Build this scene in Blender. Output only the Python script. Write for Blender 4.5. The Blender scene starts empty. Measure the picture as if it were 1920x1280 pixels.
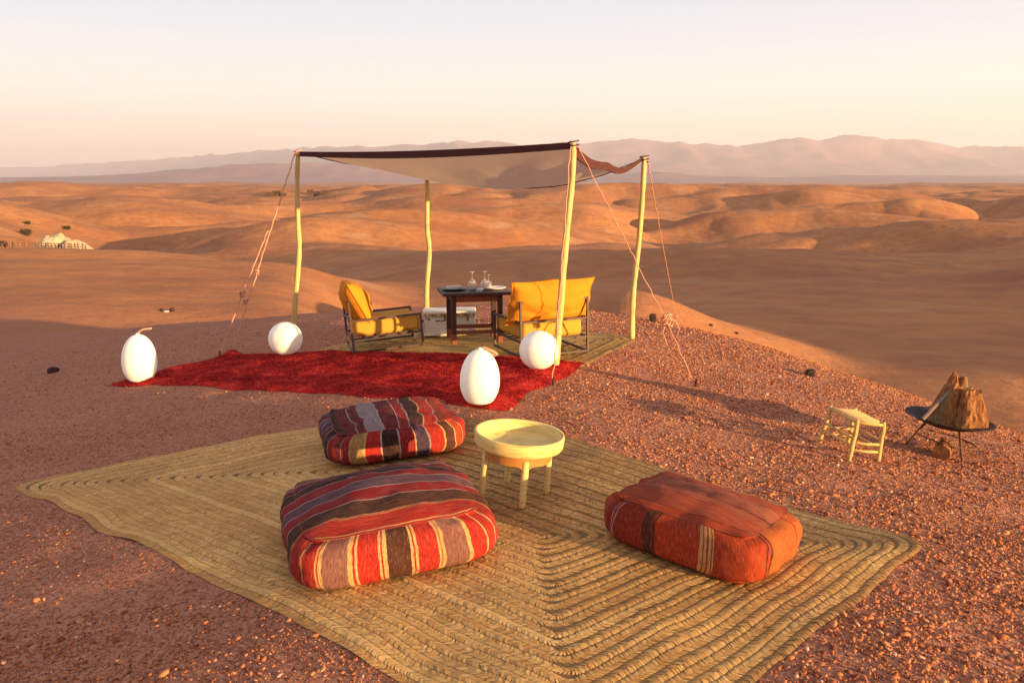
import bpy, math, random
import numpy as np
from mathutils import Vector, Matrix
random.seed(7); RNG = np.random.default_rng(11)
S = bpy.context.scene
C = S.collection
R = math.radians

# ------------------------------------------------------------------ camera
F, CX, CY, HOR = 1550.0, 960.0, 640.0, 338.0          # photograph pixels (1920 x 1280)
PITCH = math.atan((CY - HOR) / F)
CAMZ = 1.85
cam = bpy.data.cameras.new('camera'); camo = bpy.data.objects.new('camera', cam); C.objects.link(camo)
cam.sensor_width = 36; cam.lens = 36 * F / 1920
cam.clip_start = 0.05; cam.clip_end = 200000
camo.location = (0, 0, CAMZ); camo.rotation_euler = (math.pi / 2 - PITCH, 0, 0)
S.camera = camo

# ------------------------------------------------------------------ light
SUN_EL = R(6.2); SUN_DIR2 = (0.83, -0.558)             # horizontal direction towards the sun
w = bpy.data.worlds.new('World'); S.world = w; w.use_nodes = True
nt = w.node_tree; nt.nodes.clear()
def wn(t, **k):
    n = nt.nodes.new(t)
    for a, b in k.items(): setattr(n, a, b)
    return n
wo = wn('ShaderNodeOutputWorld'); bg = wn('ShaderNodeBackground')
sky = wn('ShaderNodeTexSky', sky_type='NISHITA', sun_disc=False, sun_elevation=SUN_EL,
         sun_rotation=math.atan2(SUN_DIR2[0], SUN_DIR2[1]), dust_density=2.5, air_density=1.0, ozone_density=1.0)
tc = wn('ShaderNodeTexCoord'); sx = wn('ShaderNodeSeparateXYZ'); rp = wn('ShaderNodeValToRGB')
nt.links.new(tc.outputs['Generated'], sx.inputs[0]); nt.links.new(sx.outputs['Z'], rp.inputs[0])
el = rp.color_ramp.elements
SKYC = [(0.0, (.92, .66, .50)), (0.05, (.95, .79, .66)), (0.10, (.89, .82, .77)), (0.16, (.67, .70, .77)), (0.26, (.54, .58, .69)), (0.6, (.41, .42, .50)), (1.0, (.34, .35, .43))]
while len(el) < len(SKYC): el.new(0.5)
for e, (p, c) in zip(el, SKYC): e.position = p; e.color = (*c, 1)
m1 = wn('ShaderNodeVectorMath', operation='SCALE'); m1.inputs['Scale'].default_value = 2.58
m2 = wn('ShaderNodeVectorMath', operation='SCALE'); m2.inputs['Scale'].default_value = 0.09
ad = wn('ShaderNodeVectorMath', operation='ADD')
nt.links.new(rp.outputs[0], m1.inputs[0]); nt.links.new(sky.outputs[0], m2.inputs[0])
nt.links.new(m1.outputs[0], ad.inputs[0]); nt.links.new(m2.outputs[0], ad.inputs[1])
nt.links.new(ad.outputs[0], bg.inputs['Color']); bg.inputs['Strength'].default_value = 0.12
nt.links.new(bg.outputs[0], wo.inputs[0])
sl = bpy.data.lights.new('sun', 'SUN'); sl.energy = 5.0; sl.angle = R(0.6); sl.color = (1.0, 0.67, 0.29)
slo = bpy.data.objects.new('sun', sl); C.objects.link(slo)
sdir = Vector((SUN_DIR2[0] * math.cos(SUN_EL), SUN_DIR2[1] * math.cos(SUN_EL), math.sin(SUN_EL)))
slo.rotation_euler = sdir.to_track_quat('Z', 'Y').to_euler(); slo.location = (20, -10, 10)
vs = S.view_settings
vs.view_transform = 'Standard'; vs.look = 'None'; vs.exposure = 1.95; vs.gamma = 1.0; vs.use_curve_mapping = False
S.render.engine = 'CYCLES'

# ------------------------------------------------------------------ small maths
def dep(y): return math.tan(PITCH + math.atan((y - CY) / F))   # slope below eye level of a pixel row
def ray(px, py):
    u, v = px - CX, py - CY
    d = Vector((u, F * math.cos(PITCH) - v * math.sin(PITCH), -(v * math.cos(PITCH) + F * math.sin(PITCH))))
    return d / d.y                                              # per metre forward
def W(px, py, Y):                                               # the point of a pixel at a forward distance
    d = ray(px, py); return Vector((d.x * Y, Y, CAMZ + d.z * Y))

def noise2(x, y, seed=0):
    x = np.asarray(x, float); y = np.asarray(y, float)
    xi = np.floor(x).astype(np.int64); yi = np.floor(y).astype(np.int64)
    xf = x - xi; yf = y - yi
    def g(ix, iy, dx, dy):
        h = (ix * 374761393 + iy * 668265263 + seed * 974634777) & 0x7fffffff
        h = ((h ^ (h >> 13)) * 1274126177) & 0x7fffffff
        h = h ^ (h >> 16)
        a = (h & 0xffff) / 65536.0 * 2 * np.pi
        return np.cos(a) * dx + np.sin(a) * dy
    u = xf * xf * xf * (xf * (xf * 6 - 15) + 10); v = yf * yf * yf * (yf * (yf * 6 - 15) + 10)
    a = g(xi, yi, xf, yf); b = g(xi + 1, yi, xf - 1, yf); c = g(xi, yi + 1, xf, yf - 1); d = g(xi + 1, yi + 1, xf - 1, yf - 1)
    return (a + (b - a) * u) * (1 - v) + (c + (d - c) * u) * v
def fbm(x, y, o=4, seed=0, gain=.5):
    s = 0; a = 1
    for i in range(o): s = s + a * noise2(x * 2 ** i, y * 2 ** i, seed + i * 17); a *= gain
    return s
def ridged(x, y, o=4, seed=0):
    s = 0; a = .5; wgt = 1
    for i in range(o):
        n = 1 - np.abs(noise2(x * 2 ** i, y * 2 ** i, seed + 31 * i)) * 1.6
        n = n * n; s = s + a * n * wgt; wgt = np.clip(n, 0, 1); a *= .5
    return s

# ------------------------------------------------------------------ the land: one height function
RAD = [10, 18, 30, 45, 65, 100, 150, 220, 320, 450, 650, 950, 1400, 2200, 4000, 9000, 30000]
TAIL = [356, 350, 345.5, 341.5]
COLS = {  # angle: per radius, a pixel row (> 300) or a height in metres
 -31.8: [-1, -1.9, 562, 508, 447, -9, -15, -17, 445, 396, -19, 372, 363],
 -23.1: [-1, -2.3, 570, 515, 452, -9, -15, -17, 450, 394, -20, 372, 363],
 -14.5: [-1, -2.6, 578, 528, 478, -11, -15, -17, 455, 405, 388, 372, 361],
 -7.35: [-1, -3.2, -5.5, -7.5, 560, 525, 487, 455, 428, 402, 380, 366, -19],
 1.5:   [-1, -3.2, -4.2, -7, 556, 515, 482, 458, 432, 405, 378, 360, -22],
 7.0:   [-1, -2.6, 512, -5.4, 560, 508, 470, 462, 440, 415, 386, 362, -22],
 11.0:  [-1, -3.0, 540, -6, 560, 505, 463, -18, 452, 432, 400, 366, -24],
 14.1:  [-1, -4.0, 597, 592, 555, 505, 462, -19, 455, 430, 398, 361, -24],
 22.4:  [-1, -4.2, 690, 618, 560, 508, 465, -19, 458, 430, 395, 354, -24],
 31.8:  [-1, -4.2, 700, 628, 568, 510, 468, -19, 465, 440, 400, 356, -24],
 45.0:  [-1, -4.0, -5, -5.5, -4, 3, 6, -2, -15, -20, -18, -12, -24],  # unseen hill across these angles, raised to put the valley in shade
 62.0:  [-1, -3.5, -4.5, -5, -2, 7, 9.5, 3, -12, -18, -18, -14, -24],
 80.0:  [-1, -3, -5, -6, -1, 7, 8, 0, -14, -18, -18, -16, -24],
 105.0: [-1, -3, -5, -6, -1, 6.5, 6, -1, -14, -18, -18, -16, -24],
 114.0: [-1, -3, -5, -7, -8, -8, -8, -10, -14, -18, -18, -18, -24],
 180.0: [-1, -2, -4, -6, -8, -9, -10, -12, -14, -18, -18, -18, -22],
}
COLS[-62.0] = COLS[-31.8][:2] + [-2.2, -2.6, -3.6] + [-9, -15, -17, -16, -12, -19, -17, -19]
COLS[-180.0] = COLS[180.0]
TH = sorted(COLS)
LR = np.log(RAD)
tabz = np.zeros((len(TH), len(RAD)))
for i, t in enumerate(TH):
    for j, v in enumerate(COLS[t] + TAIL):
        Yf = RAD[j] * math.cos(R(min(max(t, -31.8), 31.8)))
        tabz[i, j] = (CAMZ - Yf * dep(v)) if v > 300 else v
tg = np.linspace(-180, 180, 721); lg = np.linspace(LR[0], LR[-1], 420)
tmp = np.array([np.interp(lg, LR, tabz[i]) for i in range(len(TH))])
grid = np.array([np.interp(tg, TH, tmp[:, j]) for j in range(len(lg))]).T
def blur(a, sg, ax):
    k = int(3 * sg) + 1; kk = np.exp(-.5 * (np.arange(-k, k + 1) / sg) ** 2); kk /= kk.sum()
    p = [(0, 0), (0, 0)]; p[ax] = (k, k); b = np.pad(a, p, mode='edge'); out = 0
    for i, q in enumerate(kk):
        sl_ = [slice(None), slice(None)]; sl_[ax] = slice(i, i + a.shape[ax]); out = out + q * b[tuple(sl_)]
    return out
grid = blur(blur(grid, 3.2, 0), 3.4, 1)
def far_h(x, y):
    r = np.maximum(np.hypot(x, y), 10.0); t = np.degrees(np.arctan2(x, y))
    # bend the lookup so that ridges do not run along circles round the viewer
    wob = fbm(x / 170.0, y / 170.0, 3, 5)
    lr = np.log(r) + .16 * wob * np.clip((r - 90) / 200, 0, 1) * np.clip(1.6 - r / 2000, 0, 1)
    tt = t + 4.0 * fbm(x / 120.0 + 9, y / 120.0, 3, 8) * np.clip((r - 50) / 200, 0, 1)
    a = np.clip((tt + 180) * 2, 0, 719.999); b = np.clip((lr - LR[0]) / (LR[-1] - LR[0]) * 419, 0, 418.999)
    ai = a.astype(int); bi = b.astype(int); af = a - ai; bf = b - bi
    z = (grid[ai, bi] * (1 - af) + grid[ai + 1, bi] * af) * (1 - bf) + (grid[ai, bi + 1] * (1 - af) + grid[ai + 1, bi + 1] * af) * bf
    wx = x + 25 * fbm(x / 90., y / 90., 2, 3); wy = y + 25 * fbm(x / 90. + 50, y / 90., 2, 4)
    k1 = np.clip((r - 40) / 120, 0, 1); k2 = np.clip((r - 170) / 250, 0, 1); k3 = np.clip(1.4 - r / 3000, 0, 1)
    def bil(w, seed): return np.abs(noise2(wx / w, wy / w, seed)) * 2.2 - .45
    kv = np.clip((r - 30) / 60, 0, 1) * np.clip(1.6 - r / 260, 0, 1)
    z = z + kv * (1.9 * bil(48., 21) + .35 * bil(17., 22))
    ka = np.clip((r - 170) / 110, 0, 1) * np.clip(1.9 - r / 750, 0, 1)
    z = z + ka * (14. * bil(135., 31) + 1.8 * bil(48., 32) + .35 * bil(15., 33))
    kb = np.clip((r - 500) / 500, 0, 1) * np.clip(1.7 - r / 4200, 0, 1)
    z = z + kb * (22. * bil(340., 41) + 4. * bil(120., 42) + .8 * bil(38., 43))
    kc = np.clip((r - 2500) / 3000, 0, 1)
    z = z + kc * (26. * bil(1000., 51) + 9. * bil(330., 52))
    z = z + .12 * np.clip((r - 18) / 20, 0, 1) * fbm(x / 6., y / 6., 3, 61)
    return z
CREST = [(5.4, -30), (5.0, 0), (4.75, 3), (4.45, 5.3), (4.1, 6.6), (3.65, 7.7), (3.15, 9.0), (2.5, 10.2), (1.6, 11.4), (0, 12.2), (-3, 12.9), (-10, 15.6), (-26, 20), (-45, 10), (-50, -20)]
def crest_d(x, y):
    best = np.full(np.shape(x), 1e9); sgn = np.ones(np.shape(x))
    for (ax, ay), (bx, by) in zip(CREST[:-1], CREST[1:]):
        dx, dy = bx - ax, by - ay; L2 = dx * dx + dy * dy
        t = np.clip(((x - ax) * dx + (y - ay) * dy) / L2, 0, 1)
        d = np.hypot(x - ax - t * dx, y - ay - t * dy)
        s = np.where((x - ax) * dy - (y - ay) * dx > 0, 1.0, -1.0)
        up = d < best; best = np.where(up, d, best); sgn = np.where(up, s, sgn)
    return best * sgn
def top_h(x, y):
    q = x - 0.3
    lc = np.log(np.cosh(np.clip(q / 2, -40, 40)))
    z = np.where(q < 0, -.132 * 2 * lc, -.115 * 2 * lc)
    z = z + .035 * fbm(x / 2.3, y / 2.3, 3, 2) + .012 * fbm(x / .5, y / .5, 2, 6) * np.clip(np.abs(x) / 3, .3, 1)
    d = crest_d(x, y) + .22 * fbm(x / 2.5 + 4, y / 2.5, 2, 14)
    dd = np.clip(d, 0, None); k = .26; d0 = .40 / k
    return z - np.where(dd < d0, .5 * k * dd * dd, .5 * k * d0 * d0 + .40 * (dd - d0))
def H(x, y):
    x = np.asarray(x, float); y = np.asarray(y, float)
    a = top_h(x, y); b = far_h(x, y); k = .6
    h = np.clip(.5 + .5 * (a - b) / k, 0, 1)
    near = b * (1 - h) + a * h + k * h * (1 - h)
    d = crest_d(x, y)
    return np.where(d < 0.3, a, near)
def Hs(x, y): return float(H(np.array([x]), np.array([y]))[0])
def G(px, py):                                                  # the ground point under a pixel
    d = ray(px, py); Y = np.concatenate([np.arange(1.0, 25, .01), np.geomspace(25, 3000, 4000)])
    below = CAMZ + d.z * Y < H(d.x * Y, Y)
    i = int(np.argmax(below)); Yh = Y[i]
    return Vector((d.x * Yh, Yh, Hs(d.x * Yh, Yh)))
def gnormal(x, y, e=.25):
    return Vector((-(Hs(x + e, y) - Hs(x - e, y)) / (2 * e), -(Hs(x, y + e) - Hs(x, y - e)) / (2 * e), 1)).normalized()

# ------------------------------------------------------------------ object helpers
def put(o, parent=None, mat=None):
    C.objects.link(o)
    if parent: o.parent = parent
    if mat and o.type == 'MESH': o.data.materials.append(mat)
    return o
def tag(o, label=None, cat=None, group=None, kind=None):
    for k, v in (('label', label), ('category', cat), ('group', group), ('kind', kind)):
        if v: o[k] = v
    return o
def thing(name, label, cat, loc, rotz=0., group=None, normal=None, extra=None):
    o = bpy.data.objects.new(name, None); C.objects.link(o); o.empty_display_size = .1
    M = Matrix.Rotation(rotz, 4, 'Z')
    if normal is not None: M = Vector((0, 0, 1)).rotation_difference(normal).to_matrix().to_4x4() @ M
    if extra is not None: M = M @ extra
    o.matrix_world = Matrix.Translation(loc) @ M
    return tag(o, label, cat, group)
class MB:
    """collects shapes and links them as one mesh object"""
    def __init__(s): s.v = []; s.f = []; s.uv = {}
    def add(s, vs_, fs_):
        n = len(s.v); s.v += [tuple(q) for q in vs_]; s.f += [tuple(i + n for i in f) for f in fs_]; return s
    def box(s, c, d, M=None, bev=0.0):
        c = Vector(c); hx, hy, hz = d[0] / 2, d[1] / 2, d[2] / 2
        if bev <= 0:
            vs_ = [Vector((a, b, e)) for a in (-hx, hx) for b in (-hy, hy) for e in (-hz, hz)]
            fs_ = [(0, 1, 3, 2), (4, 6, 7, 5), (0, 4, 5, 1), (2, 3, 7, 6), (0, 2, 6, 4), (1, 5, 7, 3)]
        else:
            vs_ = []; b = min(bev, hx, hy, hz)
            idx = {}
            for a in (-1, 1):
                for e in (-1, 1):
                    for g in (-1, 1):
                        for ax in range(3):
                            p = [a * (hx - b), e * (hy - b), g * (hz - b)]; p[ax] = (a, e, g)[ax] * (hx, hy, hz)[ax]
                            idx[(a, e, g, ax)] = len(vs_); vs_.append(Vector(p))
            fs_ = []
            for ax in range(3):
                o1, o2 = [k for k in range(3) if k != ax]
                for sg in (-1, 1):
                    q = []
                    for (p1, p2) in ((-1, -1), (1, -1), (1, 1), (-1, 1)):
                        t = [0, 0, 0]; t[ax] = sg; t[o1] = p1; t[o2] = p2; q.append(idx[(*t, ax)])
                    fs_.append(tuple(q))
            for ax in range(3):                                  # edge faces along axis ax
                o1, o2 = [k for k in range(3) if k != ax]
                for p1 in (-1, 1):
                    for p2 in (-1, 1):
                        a_ = [0, 0, 0]; a_[o1] = p1; a_[o2] = p2
                        t0 = list(a_); t0[ax] = -1; t1 = list(a_); t1[ax] = 1
                        fs_.append((idx[(*t0, o1)], idx[(*t1, o1)], idx[(*t1, o2)], idx[(*t0, o2)]))
            for a in (-1, 1):
                for e in (-1, 1):
                    for g in (-1, 1): fs_.append(tuple(idx[(a, e, g, k)] for k in range(3)))
        if M is not None: vs_ = [M @ q for q in vs_]
        return s.add([q + c for q in vs_], fs_)
    def bar(s, p, q, wd, ht=None, bev=0.0):
        p, q = Vector(p), Vector(q); d = q - p; L = d.length
        M = d.to_track_quat('Z', 'Y').to_matrix()
        return s.box((p + q) / 2, (wd, ht or wd, L), M, bev)
    def tube(s, pts, rad, n=8, cap=True):
        pts = [Vector(p) for p in pts]; m = len(pts)
        rads = rad if isinstance(rad, (list, tuple)) else [rad] * m
        up = Vector((.31, .17, .93)); vs_ = []
        for i, p in enumerate(pts):
            t = (pts[min(i + 1, m - 1)] - pts[max(i - 1, 0)]).normalized()
            a = t.cross(up)
            if a.length < 1e-3: a = t.cross(Vector((1, 0, 0)))
            a.normalize(); b = t.cross(a)
            for k in range(n):
                th = 2 * math.pi * k / n; vs_.append(p + (a * math.cos(th) + b * math.sin(th)) * rads[i])
        fs_ = [(i * n + k, i * n + (k + 1) % n, (i + 1) * n + (k + 1) % n, (i + 1) * n + k) for i in range(m - 1) for k in range(n)]
        if cap: fs_ += [tuple(range(n))[::-1], tuple((m - 1) * n + k for k in range(n))]
        return s.add(vs_, fs_)
    def lathe(s, prof, n=40, c=(0, 0, 0), M=None):
        vs_ = []; c = Vector(c)
        for r_, z in prof:
            for k in range(n):
                th = 2 * math.pi * k / n; q = Vector((r_ * math.cos(th), r_ * math.sin(th), z))
                vs_.append((M @ q if M is not None else q) + c)
        m = len(prof)
        fs_ = [(i * n + k, i * n + (k + 1) % n, (i + 1) * n + (k + 1) % n, (i + 1) * n + k) for i in range(m - 1) for k in range(n)]
        fs_ += [tuple(range(n))[::-1], tuple((m - 1) * n + k for k in range(n))]
        return s.add(vs_, fs_)
    def build(s, name, mat, parent=None, smooth=False, uv=None):
        me = bpy.data.meshes.new(name); me.from_pydata(s.v, [], s.f); me.update()
        import bmesh
        bm = bmesh.new(); bm.from_mesh(me); bmesh.ops.recalc_face_normals(bm, faces=bm.faces); bm.to_mesh(me); bm.free()
        if smooth: me.shade_smooth()
        o = bpy.data.objects.new(name, me); put(o, parent, mat); return o
def mesh_np(name, V, Fq, mat, parent=None, smooth=True, attrs=None, uv=None):
    V = np.asarray(V, np.float32); Fq = np.asarray(Fq, np.int32); k = Fq.shape[1]
    me = bpy.data.meshes.new(name)
    me.vertices.add(len(V)); me.vertices.foreach_set('co', V.ravel())
    me.loops.add(Fq.size); me.loops.foreach_set('vertex_index', Fq.ravel())
    me.polygons.add(len(Fq)); me.polygons.foreach_set('loop_start', np.arange(0, Fq.size, k, dtype=np.int32))
    try: me.polygons.foreach_set('loop_total', np.full(len(Fq), k, np.int32))
    except Exception: pass
    me.update(calc_edges=True)
    for an, av in (attrs or {}).items():
        at = me.attributes.new(an, 'FLOAT', 'POINT'); at.data.foreach_set('value', np.asarray(av, np.float32))
    if uv is not None:
        ul = me.uv_layers.new(name='UVMap'); ul.data.foreach_set('uv', np.asarray(uv, np.float32)[Fq.ravel()].ravel())
    me.validate()
    if smooth: me.shade_smooth()
    o = bpy.data.objects.new(name, me); return put(o, parent, mat)
def gridfaces(nu, nv, wrap=False):
    i = np.arange(nu - 1)[:, None]; j = np.arange(nv if wrap else nv - 1)[None, :]
    j2 = (j + 1) % nv
    return np.stack([i * nv + j + 0 * j2, i * nv + j2, (i + 1) * nv + j2, (i + 1) * nv + j], -1).reshape(-1, 4)

# ------------------------------------------------------------------ materials
class Mt:
    def __init__(s, name, rough=.8, spec=.3):
        s.m = bpy.data.materials.new(name); s.m.use_nodes = True; s.t = s.m.node_tree
        s.b = s.t.nodes['Principled BSDF']; s.b.inputs['Roughness'].default_value = rough
        s.b.inputs['Specular IOR Level'].default_value = spec
        s.co = None
    def n(s, t, ins=None, **k):
        q = s.t.nodes.new(t)
        for a, b in k.items(): setattr(q, a, b)
        for a, b in (ins or {}).items():
            if hasattr(b, 'is_linked') or b.__class__.__name__.startswith('NodeSocket'): s.t.links.new(b, q.inputs[a])
            else: q.inputs[a].default_value = b
        return q
    def obj(s): return s.n('ShaderNodeTexCoord').outputs['Object']
    def pos(s): return s.n('ShaderNodeNewGeometry').outputs['Position']
    def uv(s): return s.n('ShaderNodeTexCoord').outputs['UV']
    def noise(s, co, scale, detail=4, rough=.6, out='Fac', dist=0.):
        return s.n('ShaderNodeTexNoise', {'Vector': co, 'Scale': scale, 'Detail': detail, 'Roughness': rough, 'Distortion': dist}).outputs[out]
    def ramp(s, fac, stops, interp='LINEAR'):
        q = s.n('ShaderNodeValToRGB', {'Fac': fac}); e = q.color_ramp.elements; q.color_ramp.interpolation = interp
        while len(e) < len(stops): e.new(.5)
        for x, (p, c) in zip(e, stops): x.position = p; x.color = (*(c if not isinstance(c, (int, float)) else (c, c, c)), 1)
        return q.outputs[0]
    def mix(s, f, a, b, bt='MIX'):
        q = s.n('ShaderNodeMix', data_type='RGBA', blend_type=bt)
        for i, x in ((0, f), (6, a), (7, b)):
            if hasattr(x, 'is_linked'): s.t.links.new(x, q.inputs[i])
            else: q.inputs[i].default_value = (*x, 1) if isinstance(x, tuple) else x
        return q.outputs[2]
    def math(s, op, a, b=0.):
        q = s.n('ShaderNodeMath', operation=op)
        for i, x in ((0, a), (1, b)):
            if hasattr(x, 'is_linked'): s.t.links.new(x, q.inputs[i])
            else: q.inputs[i].default_value = x
        return q.outputs[0]
    def col(s, c):
        if hasattr(c, 'is_linked'): s.t.links.new(c, s.b.inputs['Base Color'])
        else: s.b.inputs['Base Color'].default_value = (*c, 1)
        return s
    def bump(s, h, strength=.5, dist=.01, prev=None):
        q = s.n('ShaderNodeBump', {'Height': h, 'Strength': strength, 'Distance': dist})
        if prev: s.t.links.new(prev, q.inputs['Normal'])
        s.t.links.new(q.outputs[0], s.b.inputs['Normal']); return q.outputs[0]
def plain(name, c, rough=.7, var=.25, scale=30., bump=.15, bd=.004, spec=.3, metal=0.):
    m = Mt(name, rough, spec); co = m.obj(); nz = m.noise(co, scale, 5)
    m.col(m.mix(nz, tuple(q * (1 - var) for q in c), tuple(min(1, q * (1 + var)) for q in c)))
    if bump: m.bump(m.noise(co, scale * 2.5, 4), bump, bd)
    m.b.inputs['Metallic'].default_value = metal
    return m.m

# ground
g = Mt('sand_and_gravel', .95, .15); P_ = g.pos()
zone = g.n('ShaderNodeAttribute', attribute_name='zone').outputs['Fac']
nearc = g.mix(g.ramp(g.noise(P_, .9, 5), [(.35, 0.), (.68, 1.)]), (.37, .132, .074), (.46, .18, .098))
nearc = g.mix(g.ramp(g.noise(P_, 42., 4), [(.42, 0.), (.66, .8)]), nearc, (.52, .225, .13))
nearc = g.mix(g.ramp(g.noise(P_, 75., 3), [(.54, 0.), (.7, .75)]), nearc, (.12, .05, .036))
farc = g.mix(g.ramp(g.noise(P_, .02, 6), [(.35, 0.), (.66, 1.)]), (.38, .145, .060), (.55, .24, .088))
farc = g.mix(g.ramp(g.noise(P_, .25, 6, .7), [(.40, 0.), (.70, .62)]), farc, (.25, .092, .052))
farc = g.mix(g.ramp(g.noise(P_, .06, 3, .5), [(.62, 0.), (.72, .45)]), farc, (.52, .31, .18))
farc = g.mix(g.ramp(g.noise(P_, 1.1, 5, .75), [(.60, 0.), (.72, .55)]), farc, (.18, .075, .045))
vq = g.n('ShaderNodeTexVoronoi', {'Vector': P_, 'Scale': 62., 'Randomness': 1.}); vqr = g.n('ShaderNodeSeparateXYZ', {0: vq.outputs['Color']}).outputs[0]
nearc = g.mix(g.ramp(vqr, [(.55, 0.), (.95, .75)]), nearc, (.50, .235, .14)); nearc = g.mix(g.ramp(vqr, [(.05, .7), (.35, 0.)]), nearc, (.17, .055, .036))
g.col(g.mix(zone, nearc, farc))
vo = g.n('ShaderNodeTexVoronoi', {'Vector': P_, 'Scale': 62., 'Randomness': 1.}); vr = g.n('ShaderNodeSeparateXYZ', {0: vo.outputs['Color']}).outputs[0]
b0 = g.bump(g.math('MULTIPLY', g.math('SUBTRACT', 1.0, vo.outputs['Distance']), g.math('SUBTRACT', 1.0, zone)), .5, .012)
b1 = g.bump(g.noise(P_, 45., 5, .65), .55, .02, b0)
b2 = g.bump(g.noise(P_, 7., 4, .6), .35, .05, b1)
b3 = g.bump(g.noise(P_, .30, 7, .65), .30, 1.0, b2); g.bump(g.noise(P_, .045, 6, .55), .20, 4., b3)
M_ground = g.m
st = Mt('gravel_stone', .95, .05); tone = st.n('ShaderNodeAttribute', attribute_name='tone').outputs['Fac']
st.col(st.ramp(tone, [(0., (.15, .048, .030)), (.35, (.34, .112, .052)), (.7, (.48, .185, .085)), (.94, (.53, .25, .135)), (1., (.60, .36, .24))]))
M_stone = st.m
mt = Mt('far_rock', .95, .1); Pm = mt.pos()
mt.col(mt.mix(mt.ramp(mt.noise(Pm, .0012, 7, .65), [(.35, 0.), (.65, 1.)]), (.22, .10, .115), (.29, .15, .15)))
M_mount = mt.m

# ------------------------------------------------------------------ terrain sheet
th = np.radians(np.concatenate([np.linspace(-180, -40, 50)[:-1], np.linspace(-40, 40, 900), np.linspace(40, 180, 50)[1:]]))
rr = np.concatenate([[0.02, .5, .9], np.geomspace(1.3, 16, 190)[:-1], np.geomspace(16, 2500, 330)[:-1], np.geomspace(2500, 34000, 50)])
TT, RR = np.meshgrid(th, rr, indexing='ij')
X, Y = RR * np.sin(TT), RR * np.cos(TT)
Z = H(X, Y)
zone = np.clip((crest_d(X, Y) - .8) / 10, 0, 1)
mesh_t = mesh_np('desert_ground', np.stack([X, Y, Z], -1).reshape(-1, 3), gridfaces(len(th), len(rr))[:, ::-1], M_ground, attrs={'zone': zone.ravel()})
tag(mesh_t, kind='structure')

# mountains: two ranges with depth of their own
def mountain(name, sil, Yd, depth, seed, n=420, m=60):
    px = np.array([s[0] for s in sil], float); py = np.array([s[1] for s in sil], float); yd = np.array([s[2] for s in sil], float) if len(sil[0]) > 2 else np.full(len(sil), Yd)
    U = np.linspace(px[0], px[-1], n); D = np.linspace(-1, 1, m)
    UU, DD = np.meshgrid(U, D, indexing='ij')
    dist = np.interp(UU, px, yd); Yf = dist + DD * depth
    s = (UU - CX) / (F * math.cos(PITCH) - (300 - CY) * math.sin(PITCH))
    Xw = s * dist; top = CAMZ - dist * np.tan(PITCH + np.arctan((np.interp(UU, px, py) - CY) / F))
    base = -60.
    prof = (1 - np.abs(DD)) ** 1.15
    rg = ridged(Xw / (depth * .9), Yf / (depth * .9), 6, seed)
    z = base + (top - base) * prof * (1 + .8 * (rg - .55) * np.clip(np.abs(DD) * 3.0, 0.0, 1))
    z = z + (top - base) * .10 * (ridged(Xw / (depth * .30), Yf / (depth * .30), 5, seed + 9) - .5) * prof
    z = z + (top - base) * .07 * fbm(Xw / (depth * .12), Yf / (depth * .12), 4, seed + 3) * prof
    o = mesh_np(name, np.stack([Xw, Yf, z], -1).reshape(-1, 3), gridfaces(n, m)[:, ::-1], M_mount)
    tag(o, kind='structure'); return o
mountain('mountains', [(-700, 322, 52000), (-200, 318, 50000), (60, 312, 48000), (300, 297, 44000), (420, 287, 40000), (560, 277, 36000), (640, 273, 33000), (720, 274, 32000), (800, 268, 31000), (860, 260, 30000), (905, 263, 30000), (960, 270, 30000),
         (1040, 268, 30000), (1110, 263, 30000), (1170, 258, 30000), (1240, 262, 30000), (1290, 271, 30000), (1325, 266, 30000), (1380, 273, 30000), (1440, 263, 30000), (1490, 255, 30000), (1540, 260, 30000), (1590, 254, 30000), (1690, 257, 30000), (1780, 272, 30000),
         (1860, 272, 30000), (1930, 279, 30000), (2200, 275, 31000), (2700, 290, 32000)], 30000, 6500, 5)
mountain('foothills', [(-700, 337), (-100, 334), (200, 329), (330, 318), (430, 309), (520, 304), (640, 303), (720, 307), (800, 314), (900, 322), (1000, 330), (1120, 329), (1230, 321), (1330, 330), (1480, 332), (1600, 328), (1900, 330), (2600, 334)], 17000, 3200, 9)

# ------------------------------------------------------------------ gravel
CORN = {}
def inpoly(x, y, poly):
    c = np.zeros(np.shape(x), bool); n = len(poly)
    for i in range(n):
        (ax, ay), (bx, by) = poly[i], poly[(i + 1) % n]
        if ay == by: continue
        cond = ((ay > y) != (by > y)) & (x < (bx - ax) * (y - ay) / (by - ay) + ax); c ^= cond
    return c
MATQ = [G(*p) for p in ((14, 914), (805, 768), (1742, 1030), (1138, 1500))]
MAT2Q = [G(*p) for p in ((570, 664), (770, 615), (1200, 633), (1088, 694))]
RUGQ = [G(*p) for p in ((203, 724), (425, 667), (1098, 682), (942, 771))]
ico_v = []; t_ = (1 + 5 ** .5) / 2
for a in (-1, 1):
    for b in (-t_, t_): ico_v += [(a, b, 0), (0, a, b), (b, 0, a)]
ico_v = np.array(ico_v) / math.hypot(1, t_)
def hull_faces(v):
    fs_ = []; n = len(v)
    d = np.linalg.norm(v[:, None] - v[None], axis=2); e = np.min(d[d > 1e-6]) * 1.05
    for i in range(n):
        for j in range(i + 1, n):
            for k in range(j + 1, n):
                if d[i, j] < e and d[j, k] < e and d[i, k] < e:
                    nn = np.cross(v[j] - v[i], v[k] - v[i])
                    fs_.append((i, j, k) if nn @ (v[i] + v[j] + v[k]) > 0 else (i, k, j))
    return np.array(fs_)
ico_f = hull_faces(ico_v)
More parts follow.
